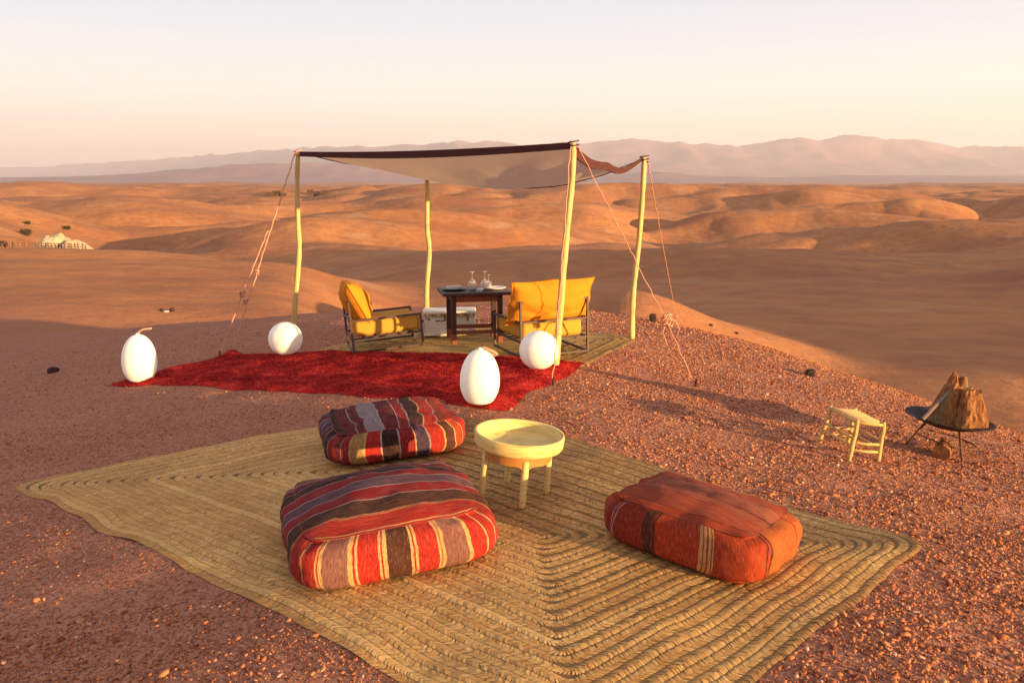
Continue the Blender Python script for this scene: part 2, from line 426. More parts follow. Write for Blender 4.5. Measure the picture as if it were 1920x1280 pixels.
def gravel(N, rmed, rsig, seed, ymin, ymax, dens, name):
    rg = np.random.default_rng(seed)
    u = rg.random(N * 6); yy = ymin * (ymax / ymin) ** u
    xx = (rg.random(N * 6) * 2 - 1) * (yy * .68 + .3)
    keep = rg.random(N * 6) < dens(xx, yy)
    keep &= crest_d(xx, yy) < 1.2
    for q in (MATQ, MAT2Q, RUGQ): keep &= ~inpoly(xx, yy, [(p.x, p.y) for p in q])
    xx, yy = xx[keep][:N], yy[keep][:N]; n = len(xx)
    r = np.clip(rmed * np.exp(rsig * rg.standard_normal(n)) * np.where(xx > .3, 1.05, .85), .003, .024)
    r = np.maximum(r, .00125 * yy)
    sc = r[:, None] * np.array([1, .8, .6]) * (1 + .3 * rg.standard_normal((n, 3)).clip(-1, 1))
    v = ico_v[None] * (1 + .28 * rg.standard_normal((n, 12, 1)).clip(-1.4, 1.4)) * sc[:, None]
    a = rg.random(n) * 2 * np.pi; ca, sa = np.cos(a), np.sin(a); tl = rg.standard_normal(n) * .35
    vx = v[..., 0] * ca[:, None] - v[..., 1] * sa[:, None]; vy = v[..., 0] * sa[:, None] + v[..., 1] * ca[:, None]
    vz = v[..., 2] + vx * np.sin(tl)[:, None]
    V = np.stack([vx + xx[:, None], vy + yy[:, None], vz + (H(xx, yy) + sc[:, 2] * .12)[:, None]], -1).reshape(-1, 3)
    Fq = (ico_f[None] + (np.arange(n) * 12)[:, None, None]).reshape(-1, 3)
    tn = np.clip(.48 + .27 * rg.standard_normal(n), 0, 1)
    o = mesh_np(name, V, Fq, M_stone, smooth=True, attrs={'tone': np.repeat(tn, 12)})
    return tag(o, 'loose reddish gravel strewn over the hilltop', 'gravel', kind='stuff')
def dens_all(x, y):
    d = np.clip(.10 + .9 / (1 + np.exp(-(x - .1 - .10 * (y - 6)) * 1.4)), .12, 1) 
    near = np.clip((4.2 - y) / 1.2, 0, 1)
    pn = np.where(x > .2, np.clip(.75 + 1.0 * fbm(x / .45, y / .45, 3, 71), .3, 1), np.clip(.45 + 1.3 * fbm(x / .45, y / .45, 3, 71), .05, 1))
    return np.maximum(d, .85 * near) * pn
gravel(60000, .0063, .46, 5, 1.7, 12.5, dens_all, 'gravel')
def grit(N, seed):                                               # fine chippings between the stones
    rg = np.random.default_rng(seed); yy = 1.7 * (7.5 / 1.7) ** rg.random(N * 3); xx = (rg.random(N * 3) * 2 - 1) * (yy * .68 + .3)
    keep = rg.random(N * 3) < np.clip(.5 + 1.2 * fbm(xx / .7, yy / .7, 3, 72), .12, 1)
    for q in (MATQ, RUGQ): keep &= ~inpoly(xx, yy, [(p.x, p.y) for p in q])
    xx, yy = xx[keep][:N], yy[keep][:N]; n = len(xx); r = np.maximum(.0032 * np.exp(.35 * rg.standard_normal(n)), .00085 * yy)
    o8 = np.array([(1, 0, 0), (-1, 0, 0), (0, 1, 0), (0, -1, 0), (0, 0, 1), (0, 0, -.6)], float); f8 = np.array([(0, 2, 4), (2, 1, 4), (1, 3, 4), (3, 0, 4), (2, 0, 5), (1, 2, 5), (3, 1, 5), (0, 3, 5)])
    v = o8[None] * (r[:, None, None] * (1 + .4 * rg.standard_normal((n, 6, 3)).clip(-1, 1))) * np.array([1, 1, .7]) + .25 * r[:, None, None] * rg.standard_normal((n, 6, 3)).clip(-1, 1)
    V = (v + np.stack([xx, yy, H(xx, yy) + r * .2], -1)[:, None]).reshape(-1, 3); Fq = (f8[None] + (np.arange(n) * 6)[:, None, None]).reshape(-1, 3)
    tag(mesh_np('grit', V, Fq, M_stone, smooth=False, attrs={'tone': np.repeat(np.clip(.42 + .25 * rg.standard_normal(n), 0, 1), 6)}), 'fine reddish grit between the larger stones on the hilltop', 'grit', kind='stuff')
grit(34000, 8)

# ------------------------------------------------------------------ air
hz = MB().box((0, 12000, 875), (120000, 120000, 1950))
hzm = bpy.data.materials.new('haze_air'); hzm.use_nodes = True; ht = hzm.node_tree; ht.nodes.clear()
ho = ht.nodes.new('ShaderNodeOutputMaterial'); hv = ht.nodes.new('ShaderNodeVolumePrincipled')
hv.inputs['Color'].default_value = (.87, .84, .97, 1); hv.inputs['Density'].default_value = 3.5e-5; hv.inputs['Anisotropy'].default_value = .15
ht.links.new(hv.outputs[0], ho.inputs['Volume'])
tag(hz.build('haze', hzm), 'pale dusty evening haze over the desert', 'haze', kind='stuff')

# ------------------------------------------------------------------ cloth, straw, wood, metal
def straw(name, a, b):
    m = Mt(name, .85, .25); t = m.n('ShaderNodeAttribute', attribute_name='tone').outputs['Fac']; co = m.obj()
    c = m.mix(t, a, b); c = m.mix(m.ramp(m.noise(co, 2.2, 4), [(.35, 0.), (.7, .45)]), c, tuple(q * .72 for q in a))
    m.col(c); m.bump(m.noise(co, 220., 3), .3, .003); return m.m
M_straw = straw('plaited_straw', (.49, .238, .072), (.79, .475, .165))
M_straw2 = straw('yellow_straw', (.46, .26, .07), (.68, .42, .13))
M_back = plain('mat_underside', (.20, .11, .045), .95)
def weave_mat(name, Q, wd, mstraw, pitch, label, cat, lift=.0, seed=1, warp=.05, curl=None):
    """a mat sewn from concentric plaited straw braids, every braid a strip of slanted strands"""
    rg = np.random.default_rng(seed)
    Aq, Bq, Cq, Dq = [np.array([p.x, p.y]) for p in Q]
    L1 = (np.linalg.norm(Bq - Aq) + np.linalg.norm(Cq - Dq)) / 2; L2 = (np.linalg.norm(Dq - Aq) + np.linalg.norm(Cq - Bq)) / 2
    cen = (Aq + Bq + Cq + Dq) / 4; cz = Hs(*cen)
    root = thing(name, label, cat, (cen[0], cen[1], cz))
    def place(a, b, h):                                          # metres on the flat mat -> world, minus the root
        u, v = a / L1, b / L2
        p = ((1 - u) * (1 - v))[..., None] * Aq + (u * (1 - v))[..., None] * Bq + (u * v)[..., None] * Cq + ((1 - u) * v)[..., None] * Dq
        x, y = p[..., 0], p[..., 1]
        ex = np.clip(np.maximum(np.abs(u - .5), np.abs(v - .5)) * 2, 0, 1) ** 3
        x = x + warp * ex * fbm(x * 1.1 + seed, y * 1.1, 2, seed + 50); y = y + warp * ex * fbm(x * 1.1, y * 1.1 + 7, 2, seed + 51)
        x = x + .020 * fbm(x * 2.1, y * 2.1, 3, seed + 70); y = y + .020 * fbm(x * 2.1 + 3, y * 2.1, 3, seed + 71)
        hh = H(x, y) + lift + h + .016 * ex * np.clip(fbm(x * 2.2, y * 2.2, 2, seed + 5) + .1, 0, 1)
        if curl is not None: hh = hh + curl(x, y)
        return np.stack([x - cen[0], y - cen[1], hh - cz], -1)
    n1, n2 = int(L1 / .05), int(L2 / .05)
    rr_ = .16
    def inset(a, b):                                             # round the sheet's corners
        ca = np.clip(a, rr_, L1 - rr_); cb = np.clip(b, rr_, L2 - rr_); dx, dy = a - ca, b - cb
        k = np.maximum(np.abs(dx), np.abs(dy)) / np.maximum(np.hypot(dx, dy), 1e-9); k = np.where((np.abs(dx) > 0) & (np.abs(dy) > 0), k, 1)
        return ca + dx * k, cb + dy * k
    a, b = np.meshgrid(np.linspace(.012, L1 - .012, n1), np.linspace(.012, L2 - .012, n2), indexing='ij'); a, b = inset(a, b)
    mesh_np('backing', place(a, b, .003 + 0 * a).reshape(-1, 3), gridfaces(n1, n2), M_back, root)
    k = 0; half = min(L1, L2) / 2
    while k * wd < half - .12 * wd:
        d = (k + .5) * wd; la, lb = L1 - 2 * d, L2 - 2 * d
        if min(la, lb) < wd * .5:                                # the middle: one straight braid
            if L1 > L2: pts = np.array([[k * wd + .01, L2 / 2], [L1 - k * wd - .01, L2 / 2]])
            else: pts = np.array([[L1 / 2, k * wd + .01], [L1 / 2, L2 - k * wd - .01]])
        else:
            rc = min(max(.03, rr_ - d * .35) + .05 * rg.random(), la / 2, lb / 2)
            def arc(cx, cy, a0):
                t = np.linspace(a0, a0 + math.pi / 2, max(3, int(rc * 1.57 / pitch) + 2)); return np.stack([cx + rc * np.cos(t), cy + rc * np.sin(t)], -1)
            pts = np.concatenate([arc(L1 - d - rc, d + rc, -math.pi / 2), arc(L1 - d - rc, L2 - d - rc, 0), arc(d + rc, L2 - d - rc, math.pi / 2), arc(d + rc, d + rc, math.pi)])
            pts = np.concatenate([pts, pts[:1]])
        sl_ = np.concatenate([[0], np.cumsum(np.linalg.norm(np.diff(pts, axis=0), axis=1))])
        keep = np.concatenate([[True], np.diff(sl_) > 1e-6]); pts, sl_ = pts[keep], sl_[keep]
        n = max(8, int(sl_[-1] / pitch)); sp = (np.arange(n) + .5) / n * sl_[-1]
        px_ = np.interp(sp, sl_, pts[:, 0]); py_ = np.interp(sp, sl_, pts[:, 1])
        e = pitch * .6
        md = (lambda q: q % sl_[-1]) if len(pts) > 2 else (lambda q: np.clip(q, 0, sl_[-1]))
        tx = np.interp(md(sp + e), sl_, pts[:, 0]) - np.interp(md(sp - e), sl_, pts[:, 0]); ty = np.interp(md(sp + e), sl_, pts[:, 1]) - np.interp(md(sp - e), sl_, pts[:, 1])
        tl = np.hypot(tx, ty); tx, ty = tx / tl, ty / tl; nx, ny = ty, -tx
        V = []; T = []; btone = .16 * rg.standard_normal()
        for side in (-1, 1):
            n_ = len(sp); j = 1 + .22 * rg.standard_normal(n_).clip(-2, 2); jj = .14 * pitch * rg.standard_normal(n_)
            dirn = 1 if k % 2 == 0 else -1
            rows = []
            for (o, s_, h, hw) in ((-.08, -.60, .0050, .50), (.22, 0., .0056, .66), (.475, .70, .0038, .38)):
                off = side * o * wd * (1 if o > 0 else 1); s2 = s_ * pitch * 1.35 * dirn + jj
                for e_ in (-1, 1):
                    ss = s2 + e_ * hw * pitch * j
                    rows.append(place(px_ + nx * off + tx * ss, py_ + ny * off + ty * ss, h * (1 + .5 * (j - 1)) + (.0007 if e_ > 0 else -.0006)))
            V.append(np.stack(rows, 1)); T.append(np.repeat(np.clip(.5 + btone + .25 * rg.standard_normal(n_) + .35 * fbm(px_ * 3, py_ * 3, 2, seed + 80), 0, 1), 6))
        V = np.concatenate(V).reshape(-1, 3); T = np.concatenate(T); q = np.array([[0, 1, 3, 2], [2, 3, 5, 4]])
        Fq = (q[None] + (np.arange(len(V) // 6) * 6)[:, None, None]).reshape(-1, 4)
        mesh_np('straw_braid', V, Fq, mstraw, root, smooth=True, attrs={'tone': T}); k += 1
    return root
def curl_main(x, y):
    c = MATQ[2]; return .035 * np.exp(-((x - c.x + .12) ** 2 + (y - c.y) ** 2) / .06)
weave_mat('woven_mat', MATQ, .054, M_straw, .0105, 'large tan mat of concentric plaited straw braids lying under the three floor cushions', 'mat', seed=3, warp=.06, curl=curl_main)
weave_mat('woven_mat', MAT2Q, .085, M_straw2, .022, 'yellowish straw mat lying under the two metal armchairs and the canopy', 'mat', seed=9, warp=.05)
MT = .018                                                        # thickness of a mat

# red shaggy rug
m = Mt('red_wool', .95, .1); t = m.n('ShaderNodeAttribute', attribute_name='tone').outputs['Fac']
m.col(m.ramp(t, [(0., (.14, .008, .010)), (.5, (.42, .018, .016)), (1., (.64, .06, .042))])); M_red = m.m
def rug():
    A, B, Cc, D = [np.array([p.x, p.y]) for p in RUGQ]; cen = (A + B + Cc + D) / 4; cz = Hs(*cen)
    root = thing('shag_rug', 'long shaggy red wool rug lying in front of the canopy', 'rug', (cen[0], cen[1], cz))
    nu, nv = 150, 64
    u, v = np.meshgrid(np.linspace(0, 1, nu), np.linspace(0, 1, nv), indexing='ij')   # u along A->D, v along A->B
    def place(u, v, h):
        p = ((1 - u) * (1 - v))[..., None] * A + (u * (1 - v))[..., None] * D + (u * v)[..., None] * Cc + ((1 - u) * v)[..., None] * B
        x, y = p[..., 0], p[..., 1]
        x = x + .10 * fbm(x * 1.3, y * 1.3, 3, 201); y = y + .10 * fbm(x * 1.3, y * 1.3 + 5, 3, 202)
        fold = .035 * np.clip(fbm(x * 1.1 + y * .6, y * 2.4, 3, 203), 0, 1)
        edge = np.clip(np.minimum(np.minimum(u, 1 - u) * 30, np.minimum(v, 1 - v) * 14), 0, 1)
        b = RUGQ[1]; lump = .07 * np.exp(-((x - b.x - .12) ** 2 + (y - b.y + .03) ** 2) / .03)
        return np.stack([x - cen[0], y - cen[1], H(x, y) - cz + .004 + edge * (.028 + fold) + lump + h], -1)
    tone_ = np.clip(.52 + .5 * fbm(u * 26, v * 9, 4, 204) + .25 * fbm(u * 7, v * 4, 2, 205), 0, 1)
    mesh_np('rug_base', place(u, v, 0 * u).reshape(-1, 3), gridfaces(nu, nv)[:, ::-1], M_red, root, attrs={'tone': tone_.ravel()})
    rg = np.random.default_rng(4); n = 42000
    uu, vv = rg.random(n), rg.random(n); base = place(uu, vv, 0 * uu)
    an = rg.random(n) * 2 * np.pi; lx, ly = .034 * rg.standard_normal(n), .014 * rg.standard_normal(n); wd = .006
    tip = base + np.stack([lx, ly, .006 + .010 * rg.random(n)], -1)
    dx = np.stack([np.cos(an) * wd, np.sin(an) * wd, 0 * an], -1)
    V = np.stack([base - dx, base + dx, tip], 1).reshape(-1, 3); Fq = np.arange(n * 3).reshape(-1, 3)
    tn = np.clip(.52 + .5 * fbm(uu * 26, vv * 9, 4, 204) + .25 * fbm(uu * 7, vv * 4, 2, 205) + .16 * rg.standard_normal(n), 0, 1)
    p = mesh_np('pile', V, Fq, M_red, root, smooth=False, attrs={'tone': np.repeat(tn, 3)}); p['kind'] = 'stuff'
rug()
RT = .035

# ------------------------------------------------------------------ floor cushions
def stripes(name, bands, ax=0, vary=.25, wob=.006, fade=(.30, .16, .12)):
    """woven bands: (width, colour) across one direction of the panel"""
    m = Mt(name, .9, .12); uv = m.uv(); co = m.obj()
    sp = m.n('ShaderNodeSeparateXYZ', {0: uv}).outputs[ax]
    x = m.math('ADD', sp, m.math('MULTIPLY', m.math('SUBTRACT', m.noise(co, 9., 3), .5), wob * 3))
    x = m.math('ADD', x, m.math('MULTIPLY', m.math('SUBTRACT', m.noise(co, 160., 2), .5), wob))
    tot = sum(b[0] for b in bands); acc = 0; stops = []
    for wd_, c in bands: stops.append((acc / tot, c)); acc += wd_
    c = m.ramp(x, stops, 'CONSTANT')
    c = m.mix(m.ramp(m.noise(co, 14., 5, .65), [(.3, 0.), (.75, vary)]), c, fade); c = m.mix(m.ramp(m.noise(co, 4., 4, .7), [(.45, 0.), (.75, .4)]), c, (.20, .04, .03))
    c = m.mix(m.ramp(m.noise(co, 260., 2), [(.4, 0.), (.7, .28)]), c, (.03, .01, .01))
    thr = m.noise(m.n('ShaderNodeMapping', {'Vector': uv, 'Scale': (150, 7, 1) if ax == 0 else (7, 150, 1)}).outputs[0], 1., 4, .7)
    c = m.mix(m.ramp(thr, [(.35, .55), (.55, 0.)]), c, (.025, .008, .006)); c = m.mix(m.ramp(thr, [(.55, 0.), (.75, .30)]), c, (.60, .30, .20))
    m.col(c); b0 = m.bump(thr, .5, .006)
    q = m.n('ShaderNodeMapping', {'Vector': uv, 'Scale': (160, 160, 1)}).outputs[0]
    wv = m.n('ShaderNodeTexWave', {'Vector': q, 'Scale': 1.0, 'Distortion': 1.5}).outputs['Fac']
    b1 = m.bump(m.noise(co, 320., 3), .55, .004, b0); m.bump(wv, .25, .002, b1)
    return m.m
RED, CRIM, MAR, BLK, BRN = (.42, .016, .009), (.29, .009, .014), (.13, .007, .014), (.013, .007, .007), (.06, .022, .012)
CRM, WHT, MAU, PUR, GRY = (.62, .38, .15), (.50, .32, .30), (.24, .105, .085), (.12, .065, .085), (.33, .25, .25)
NVY, ORG, RUS, TAN = (.025, .03, .07), (.43, .050, .012), (.26, .028, .012), (.42, .24, .08)
def pouf(name, label, loc, rotz, dims, mats, seed, tilt=None, plump=.26, dent=None):
    nrm = gnormal(loc[0], loc[1], .35)
    root = thing(name, label, 'cushion', loc, rotz, None, nrm, tilt)
    a, b, c = dims[0] / 2, dims[1] / 2, dims[2]
    n = 34; ls = np.sin(np.linspace(-1, 1, n) * math.pi / 2 * .86) / math.sin(math.pi / 2 * .86)
    faces = {'top_panel': (2, 1), 'front_panel': (1, -1), 'back_panel': (1, 1), 'left_panel': (0, -1), 'right_panel': (0, 1), 'base_panel': (2, -1)}
    for fn, (ax, sg) in faces.items():
        p, q = np.meshgrid(ls, ls, indexing='ij'); Pn = np.zeros((n, n, 3)); o1, o2 = [k for k in range(3) if k != ax]
        Pn[..., ax] = sg; Pn[..., o1] = p; Pn[..., o2] = q
        x, y, z = Pn[..., 0], Pn[..., 1], Pn[..., 2]
        mx = np.max(np.abs(Pn), -1)
        nxy = (np.abs(x) ** 5.5 + np.abs(y) ** 5.5) ** (1 / 5.5); f1 = np.maximum(np.abs(x), np.abs(y)) / np.maximum(nxy, 1e-9)
        X_, Y_ = x * f1, y * f1
        rad = np.maximum(np.abs(X_), np.abs(Y_))
        ed = (np.maximum(rad, np.abs(z))) / ((rad ** 5 + np.abs(z) ** 5) ** (1 / 5))
        Zn = z * ed; k = ed
        X_, Y_ = X_ * k, Y_ * k
        zz = np.where(Zn > 0, Zn, np.maximum(Zn, -.86) / .86 * .86)
        zz = (zz + .86) / 1.86 * c
        domez = plump * c * np.clip(1 - x * x, 0, 1) ** 1.25 * np.clip(1 - y * y, 0, 1) ** 1.25 * (z > .99)
        bul = 1 + .045 * np.clip(1 - z * z, 0, 1)
        wr = fbm(X_ * 2.2 + seed, Y_ * 2.2 + zz * 5, 3, seed)
        wr2 = fbm(X_ * 5 + seed, Y_ * 5 + zz * 9, 2, seed + 5)
        Xw = X_ * a * bul * (1 + .042 * wr); Yw = Y_ * b * bul * (1 + .042 * wr)
        up = np.clip(zz / c, 0, 1)
        Zw = zz + domez + .06 * c * (wr + .5 * wr2) * up
        if dent: Zw = Zw + dent(X_, Y_) * up * c
        V = np.stack([Xw, Yw, Zw], -1).reshape(-1, 3)
        uvc = np.stack([(p + 1) / 2, (q + 1) / 2], -1).reshape(-1, 2)
        fc = gridfaces(n, n)
        mesh_np('side_panel' if ax < 2 else fn, V, fc, mats.get(fn, mats['default']), root, uv=uvc)
    # sewn seam round the top
    s = []
    for t in np.linspace(0, 2 * math.pi, 97)[:-1]:
        cx, cy = math.cos(t), math.sin(t); l = max(abs(cx), abs(cy)); cx, cy = cx / l, cy / l
        nxy = (abs(cx) ** 5.5 + abs(cy) ** 5.5) ** (1 / 5.5); f1 = 1 / nxy; cx, cy = cx * f1, cy * f1
        rad = max(abs(cx), abs(cy)); k = rad and max(rad, 1.) / ((rad ** 5 + 1) ** (1 / 5)); X_, Y_ = cx * k, cy * k; zz = (k + .86) / 1.86 * c
        wr = float(fbm(np.array([X_ * 2.2 + seed]), np.array([Y_ * 2.2 + zz * 5]), 3, seed)[0]); wr2 = float(fbm(np.array([X_ * 5 + seed]), np.array([Y_ * 5 + zz * 9]), 2, seed + 5)[0])
        z_ = zz + .06 * c * (wr + .5 * wr2) * zz / c
        if dent: z_ += dent(np.array(X_), np.array(Y_)) * zz
        s.append((X_ * a * (1 + .042 * wr), Y_ * b * (1 + .042 * wr), z_))
    s.append(s[0]); MB().tube(s, .0016, 5, False).build('seam', mats['seam'], root, True)
    return root
def P3(px, py, lift=MT): q = G(px, py); return (q.x, q.y, q.z + lift)
def on(x, y, lift=MT): return (x, y, Hs(x, y) + lift)
# front: top and left panels share their bands (across local Y); front panel has its own (across local X)
bandY = [(2, RED), (1.0, CRM), (.35, RED), (11, RED), (.5, CRM), (.4, RED), (.6, CRM), (11, BRN), (.7, WHT), (10, CRIM), (.7, WHT), (10, PUR), (.7, WHT), (10, CRIM), (.7, WHT), (10, BLK), (.8, GRY), (7, MAR), (.6, WHT), (5, MAU), (.5, WHT), (5, MAR)]
bandX = [(5, RED), (1, CRM), (.5, RED), (1.4, CRM), (9, MAU), (1.7, CRM), (.6, RED), (.9, CRM), (7, RED), (.8, CRM), (.4, RED), (1.5, CRM), (7.5, BRN), (.9, CRM), (.5, RED), (.8, CRM), (7, RED), (.7, CRM), (.5, RED), (1.0, CRM), (8, MAU), (1.2, CRM), (.5, RED), (6, RED), (.8, CRM), (5, RED)]
m_top = stripes('striped_kilim_top', bandY, 1); m_left = stripes('striped_kilim_left', bandY, 0); m_front = stripes('striped_kilim_front', bandX, 0, .15)
M_seam = plain('seam_thread', (.30, .05, .03)); M_seam2 = plain('seam_rust', (.16, .035, .02))
pouf('floor_cushion', 'striped red, black, mauve and cream floor cushion in front of the tray table', on(-.665, 4.10), R(19), (.99, .97, .265),
     {'top_panel': m_top, 'left_panel': m_left, 'front_panel': m_front, 'default': m_left, 'seam': M_seam}, 3)
bandX2 = [(4, MAR), (.6, GRY), (5, CRIM), (.7, CRM), (7, TAN), (.6, CRM), (.5, RED), (7, RED), (.8, WHT), (8, BLK), (.7, WHT), (.4, CRIM), (7, CRIM), (.7, CRM), (6, NVY), (.8, GRY), (7, RED), (.8, CRM), (6, BRN), (.7, CRM), (6, ORG)]
bandT2 = [(5, BLK), (7, MAR), (.7, GRY), (5, MAR), (9, GRY), (.6, WHT), (8, MAR), (.5, WHT), (5, CRIM), (.8, GRY), (7, BLK), (.7, CRM), (7, RED), (.5, WHT), (6, RUS), (6, RED)]
bandL2 = [(5, CRIM), (.7, GRY), (6, BLK), (.7, GRY), (6, MAR), (.6, WHT), (5, NVY), (.8, GRY), (5, PUR), (.7, WHT), (6, MAR), (5, PUR), (.7, GRY), (5, MAR)]
pouf('floor_cushion', 'striped maroon, navy, grey and red floor cushion close to the red shaggy rug', on(-.875, 5.76), R(17), (.94, .87, .23),
     {'top_panel': stripes('kilim_maroon_top', bandT2, 0), 'front_panel': stripes('kilim_maroon_front', bandX2, 0, .15), 'left_panel': stripes('kilim_maroon_left', bandL2, 0), 'default': m_left, 'seam': M_seam}, 12, plump=.22)
bandO = [(4, RUS), (.5, WHT), (1.0, RUS), (.5, WHT), (10, RUS), (1.2, RUS), (3.0, BRN), (.4, RUS), (.8, BRN), (14, ORG), (.9, CRM), (.5, ORG), (.9, CRM), (.5, ORG), (.9, CRM), (.4, ORG), (.4, CRM), (10, ORG), (.6, ORG), (2, ORG)]
bandR = [(4, ORG), (.5, BRN), (.6, ORG), (.6, BRN), (10, (.52, .13, .03)), (.4, RUS), (6, (.52, .12, .03))]
bandTO = [(5, ORG), (.3, BRN), (9, (.40, .068, .026)), (.5, RUS), (6, (.38, .09, .045)), (.6, BRN), (8, (.40, .11, .06)), (.5, RUS), (7, (.40, .075, .03)), (5, ORG)]
pouf('floor_cushion', 'rust orange floor cushion with one dark band beside the lit corner of the large mat', on(.97, 4.02), R(-41), (.87, .60, .25),
     {'front_panel': stripes('rust_kilim_front', bandO, 0, .3, fade=(.20, .045, .018)), 'right_panel': stripes('rust_kilim_right', bandR, 0, .2, fade=(.20, .045, .018)), 'top_panel': stripes('rust_kilim_top', bandTO, 1, .5, fade=(.27, .08, .05)), 'default': stripes('rust_kilim_plain', bandTO, 1, .2, fade=(.20, .045, .018)), 'seam': M_seam2}, 27, plump=.16,
     dent=lambda x, y: -.10 * np.exp(-((y - .05 + .12 * x) ** 2) / .012) * np.clip(1 - np.abs(x) ** 4, 0, 1))

# ------------------------------------------------------------------ tray table
m = Mt('pale_wood', .6, .3); co = m.obj()
mp = m.n('ShaderNodeMapping', {'Vector': co, 'Scale': (3, 3, 26)}).outputs[0]
m.col(m.ramp(m.noise(mp, 3., 5), [(.28, (.46, .30, .09)), (.45, (.66, .47, .16)), (.7, (.78, .60, .25))])); m.bump(m.noise(mp, 8., 4), .2, .003); M_pale = m.m
M_honey = plain('honey_wood', (.42, .17, .04), .6, .3, 12.)
def tray_table():
    q = G(964, 931); loc = (q.x, q.y, q.z + MT)
    root = thing('tray_table', 'small wooden tray table with round rimmed top and scalloped legs', 'table', loc, R(13), None, gnormal(q.x, q.y, .4), Matrix.Rotation(R(6.5), 4, (.1, 1, 0)))
    r1 = .262; z0 = .300
    tr = MB(); tr.lathe([(.02, z0), (r1 - .03, z0), (r1 - .008, z0 + .006), (r1, z0 + .02), (r1 + .004, z0 + .080), (r1 + .002, z0 + .086), (r1 - .012, z0 + .086), (r1 - .016, z0 + .080), (r1 - .018, z0 + .022), (r1 - .03, z0 + .014), (.02, z0 + .014)], 72)
    tr.build('tray', M_pale, root, False).data.shade_smooth()
    ns = 4; rb = .200
    ap = MB(); nn = 96                                           # apron: a ring whose lower edge is scalloped between the legs
    prof = []
    for k in range(nn):
        t = 2 * math.pi * k / nn; s_ = abs(math.sin(t * ns / 2)); lo = z0 - .062 - .050 * (1 - s_) ** 6
        for (rd, z) in ((rb, z0 - .001), (rb, lo), (rb - .028, lo), (rb - .028, z0 - .001)):
            prof.append((rd * math.cos(t), rd * math.sin(t), z))
    ap.add(prof, [(k * 4 + j, k * 4 + (j + 1) % 4, ((k + 1) % nn) * 4 + (j + 1) % 4, ((k + 1) % nn) * 4 + j) for k in range(nn) for j in range(4)])
    ap.build('apron', M_honey, root)
    for k in range(ns):
        t = 2 * math.pi * k / ns; c_, s_ = math.cos(t), math.sin(t)
        zs = [z0 - .03, z0 - .10, .17, .12, .06, .012, -.004]; rs = [.022, .0225, .022, .021, .020, .019, .018]
        MB().tube([((rb - .014 + .012 * (1 - z / z0)) * c_, (rb - .014 + .012 * (1 - z / z0)) * s_, z) for z in zs], rs, 10).build('leg', M_pale, root, True)
tray_table()

# ------------------------------------------------------------------ lamps
m = Mt('white_plastic', .45, .4); co = m.obj(); m.col(m.mix(m.noise(co, 6., 4), (.80, .77, .75), (.86, .84, .82))); M_white = m.m
def glow(name, e):
    m = Mt(name, .5, .4); co = m.obj(); m.col(m.mix(m.noise(co, 6., 5, .7), (.76, .70, .63), (.86, .82, .76))); m.b.inputs['Emission Color'].default_value = (1, .80, .58, 1); m.b.inputs['Emission Strength'].default_value = e; m.bump(m.noise(co, 120., 3), .12, .002); return m.m
M_egg = glow('lit_egg_plastic', .045); M_globe = glow('faint_glow_globe_plastic', .035)  # the globe behind the armchair is unlit; its faint glow is added
M_rope = plain('pink_cord', (.60, .29, .19), .9, .2, 60.)
def rotp(prof): return prof
def globe(px, py, r, label, lift):
    q = G(px, py); root = thing('globe_lamp', label, 'lamp', (q.x, q.y, q.z + lift), 0, 'white globe lamps')
    prof = [(.001 + r * math.sin(t), r - r * math.cos(t)) for t in np.linspace(.02, math.pi - .02, 36)]
    prof = [(a, max(b, .008)) for a, b in prof]
    MB().lathe(prof, 56).build('shade', M_globe, root, True)
    MB().lathe([(.05, -.004), (.055, .0), (.055, .010), (.03, .014)], 28).build('base_ring', plain('grey_plastic', (.4, .38, .37)), root)
globe(537, 668, .200, 'white globe lamp beside the crooked pole with two slack ropes', RT * .5)
globe(1010, 696, .19, 'white globe lamp behind the armchair with the wide folded back cushion', RT * .6)
def egg(px, py, wd, hh, label, loop):
    q = G(px, py); root = thing('egg_lamp', label, 'lamp', (q.x, q.y, q.z + RT), 0, 'white egg lamps', None, Matrix.Rotation(R(1.5), 4, 'Y'))
    prof = [(.62 * wd / 2 - .012, 0.), (.62 * wd / 2, .006)]
    for t in np.linspace(0, 1, 40)[1:]:
        z = .006 + t * (hh - .006); zz = (z - .40 * hh)
        rd = (wd / 2) * (math.sqrt(max(0, 1 - (zz / (.60 * hh)) ** 2)) if zz > 0 else (1 - .38 * (abs(zz) / (.40 * hh)) ** 2.3))
        prof.append((max(rd, .002), z))
    MB().lathe(prof, 56).build('shade', M_egg, root, True)
    MB().tube([Vector(p) for p in loop], .011, 8).build('rope_handle', M_rope, root, True)
    MB().lathe([(.022, hh - .006), (.024, hh + .006), (.014, hh + .014)], 16).build('top_cap', M_white, root)
egg(264, 718, .375, .53, 'white egg lamp with stiff cord on the narrow outer tip of the red rug', [(0, 0, .53), (.02, -.005, .565), (.07, 0, .59), (.12, .01, .594), (.155, .01, .60)])
egg(899, 761, .335, .455, 'white egg lamp with looped cord near the gravel end of the red rug', [(0, 0, .455), (.03, -.005, .470), (.075, -.01, .452), (.115, -.01, .436), (.14, 0, .414), (.125, .01, .40), (.10, .01, .416), (.07, .01, .442)])

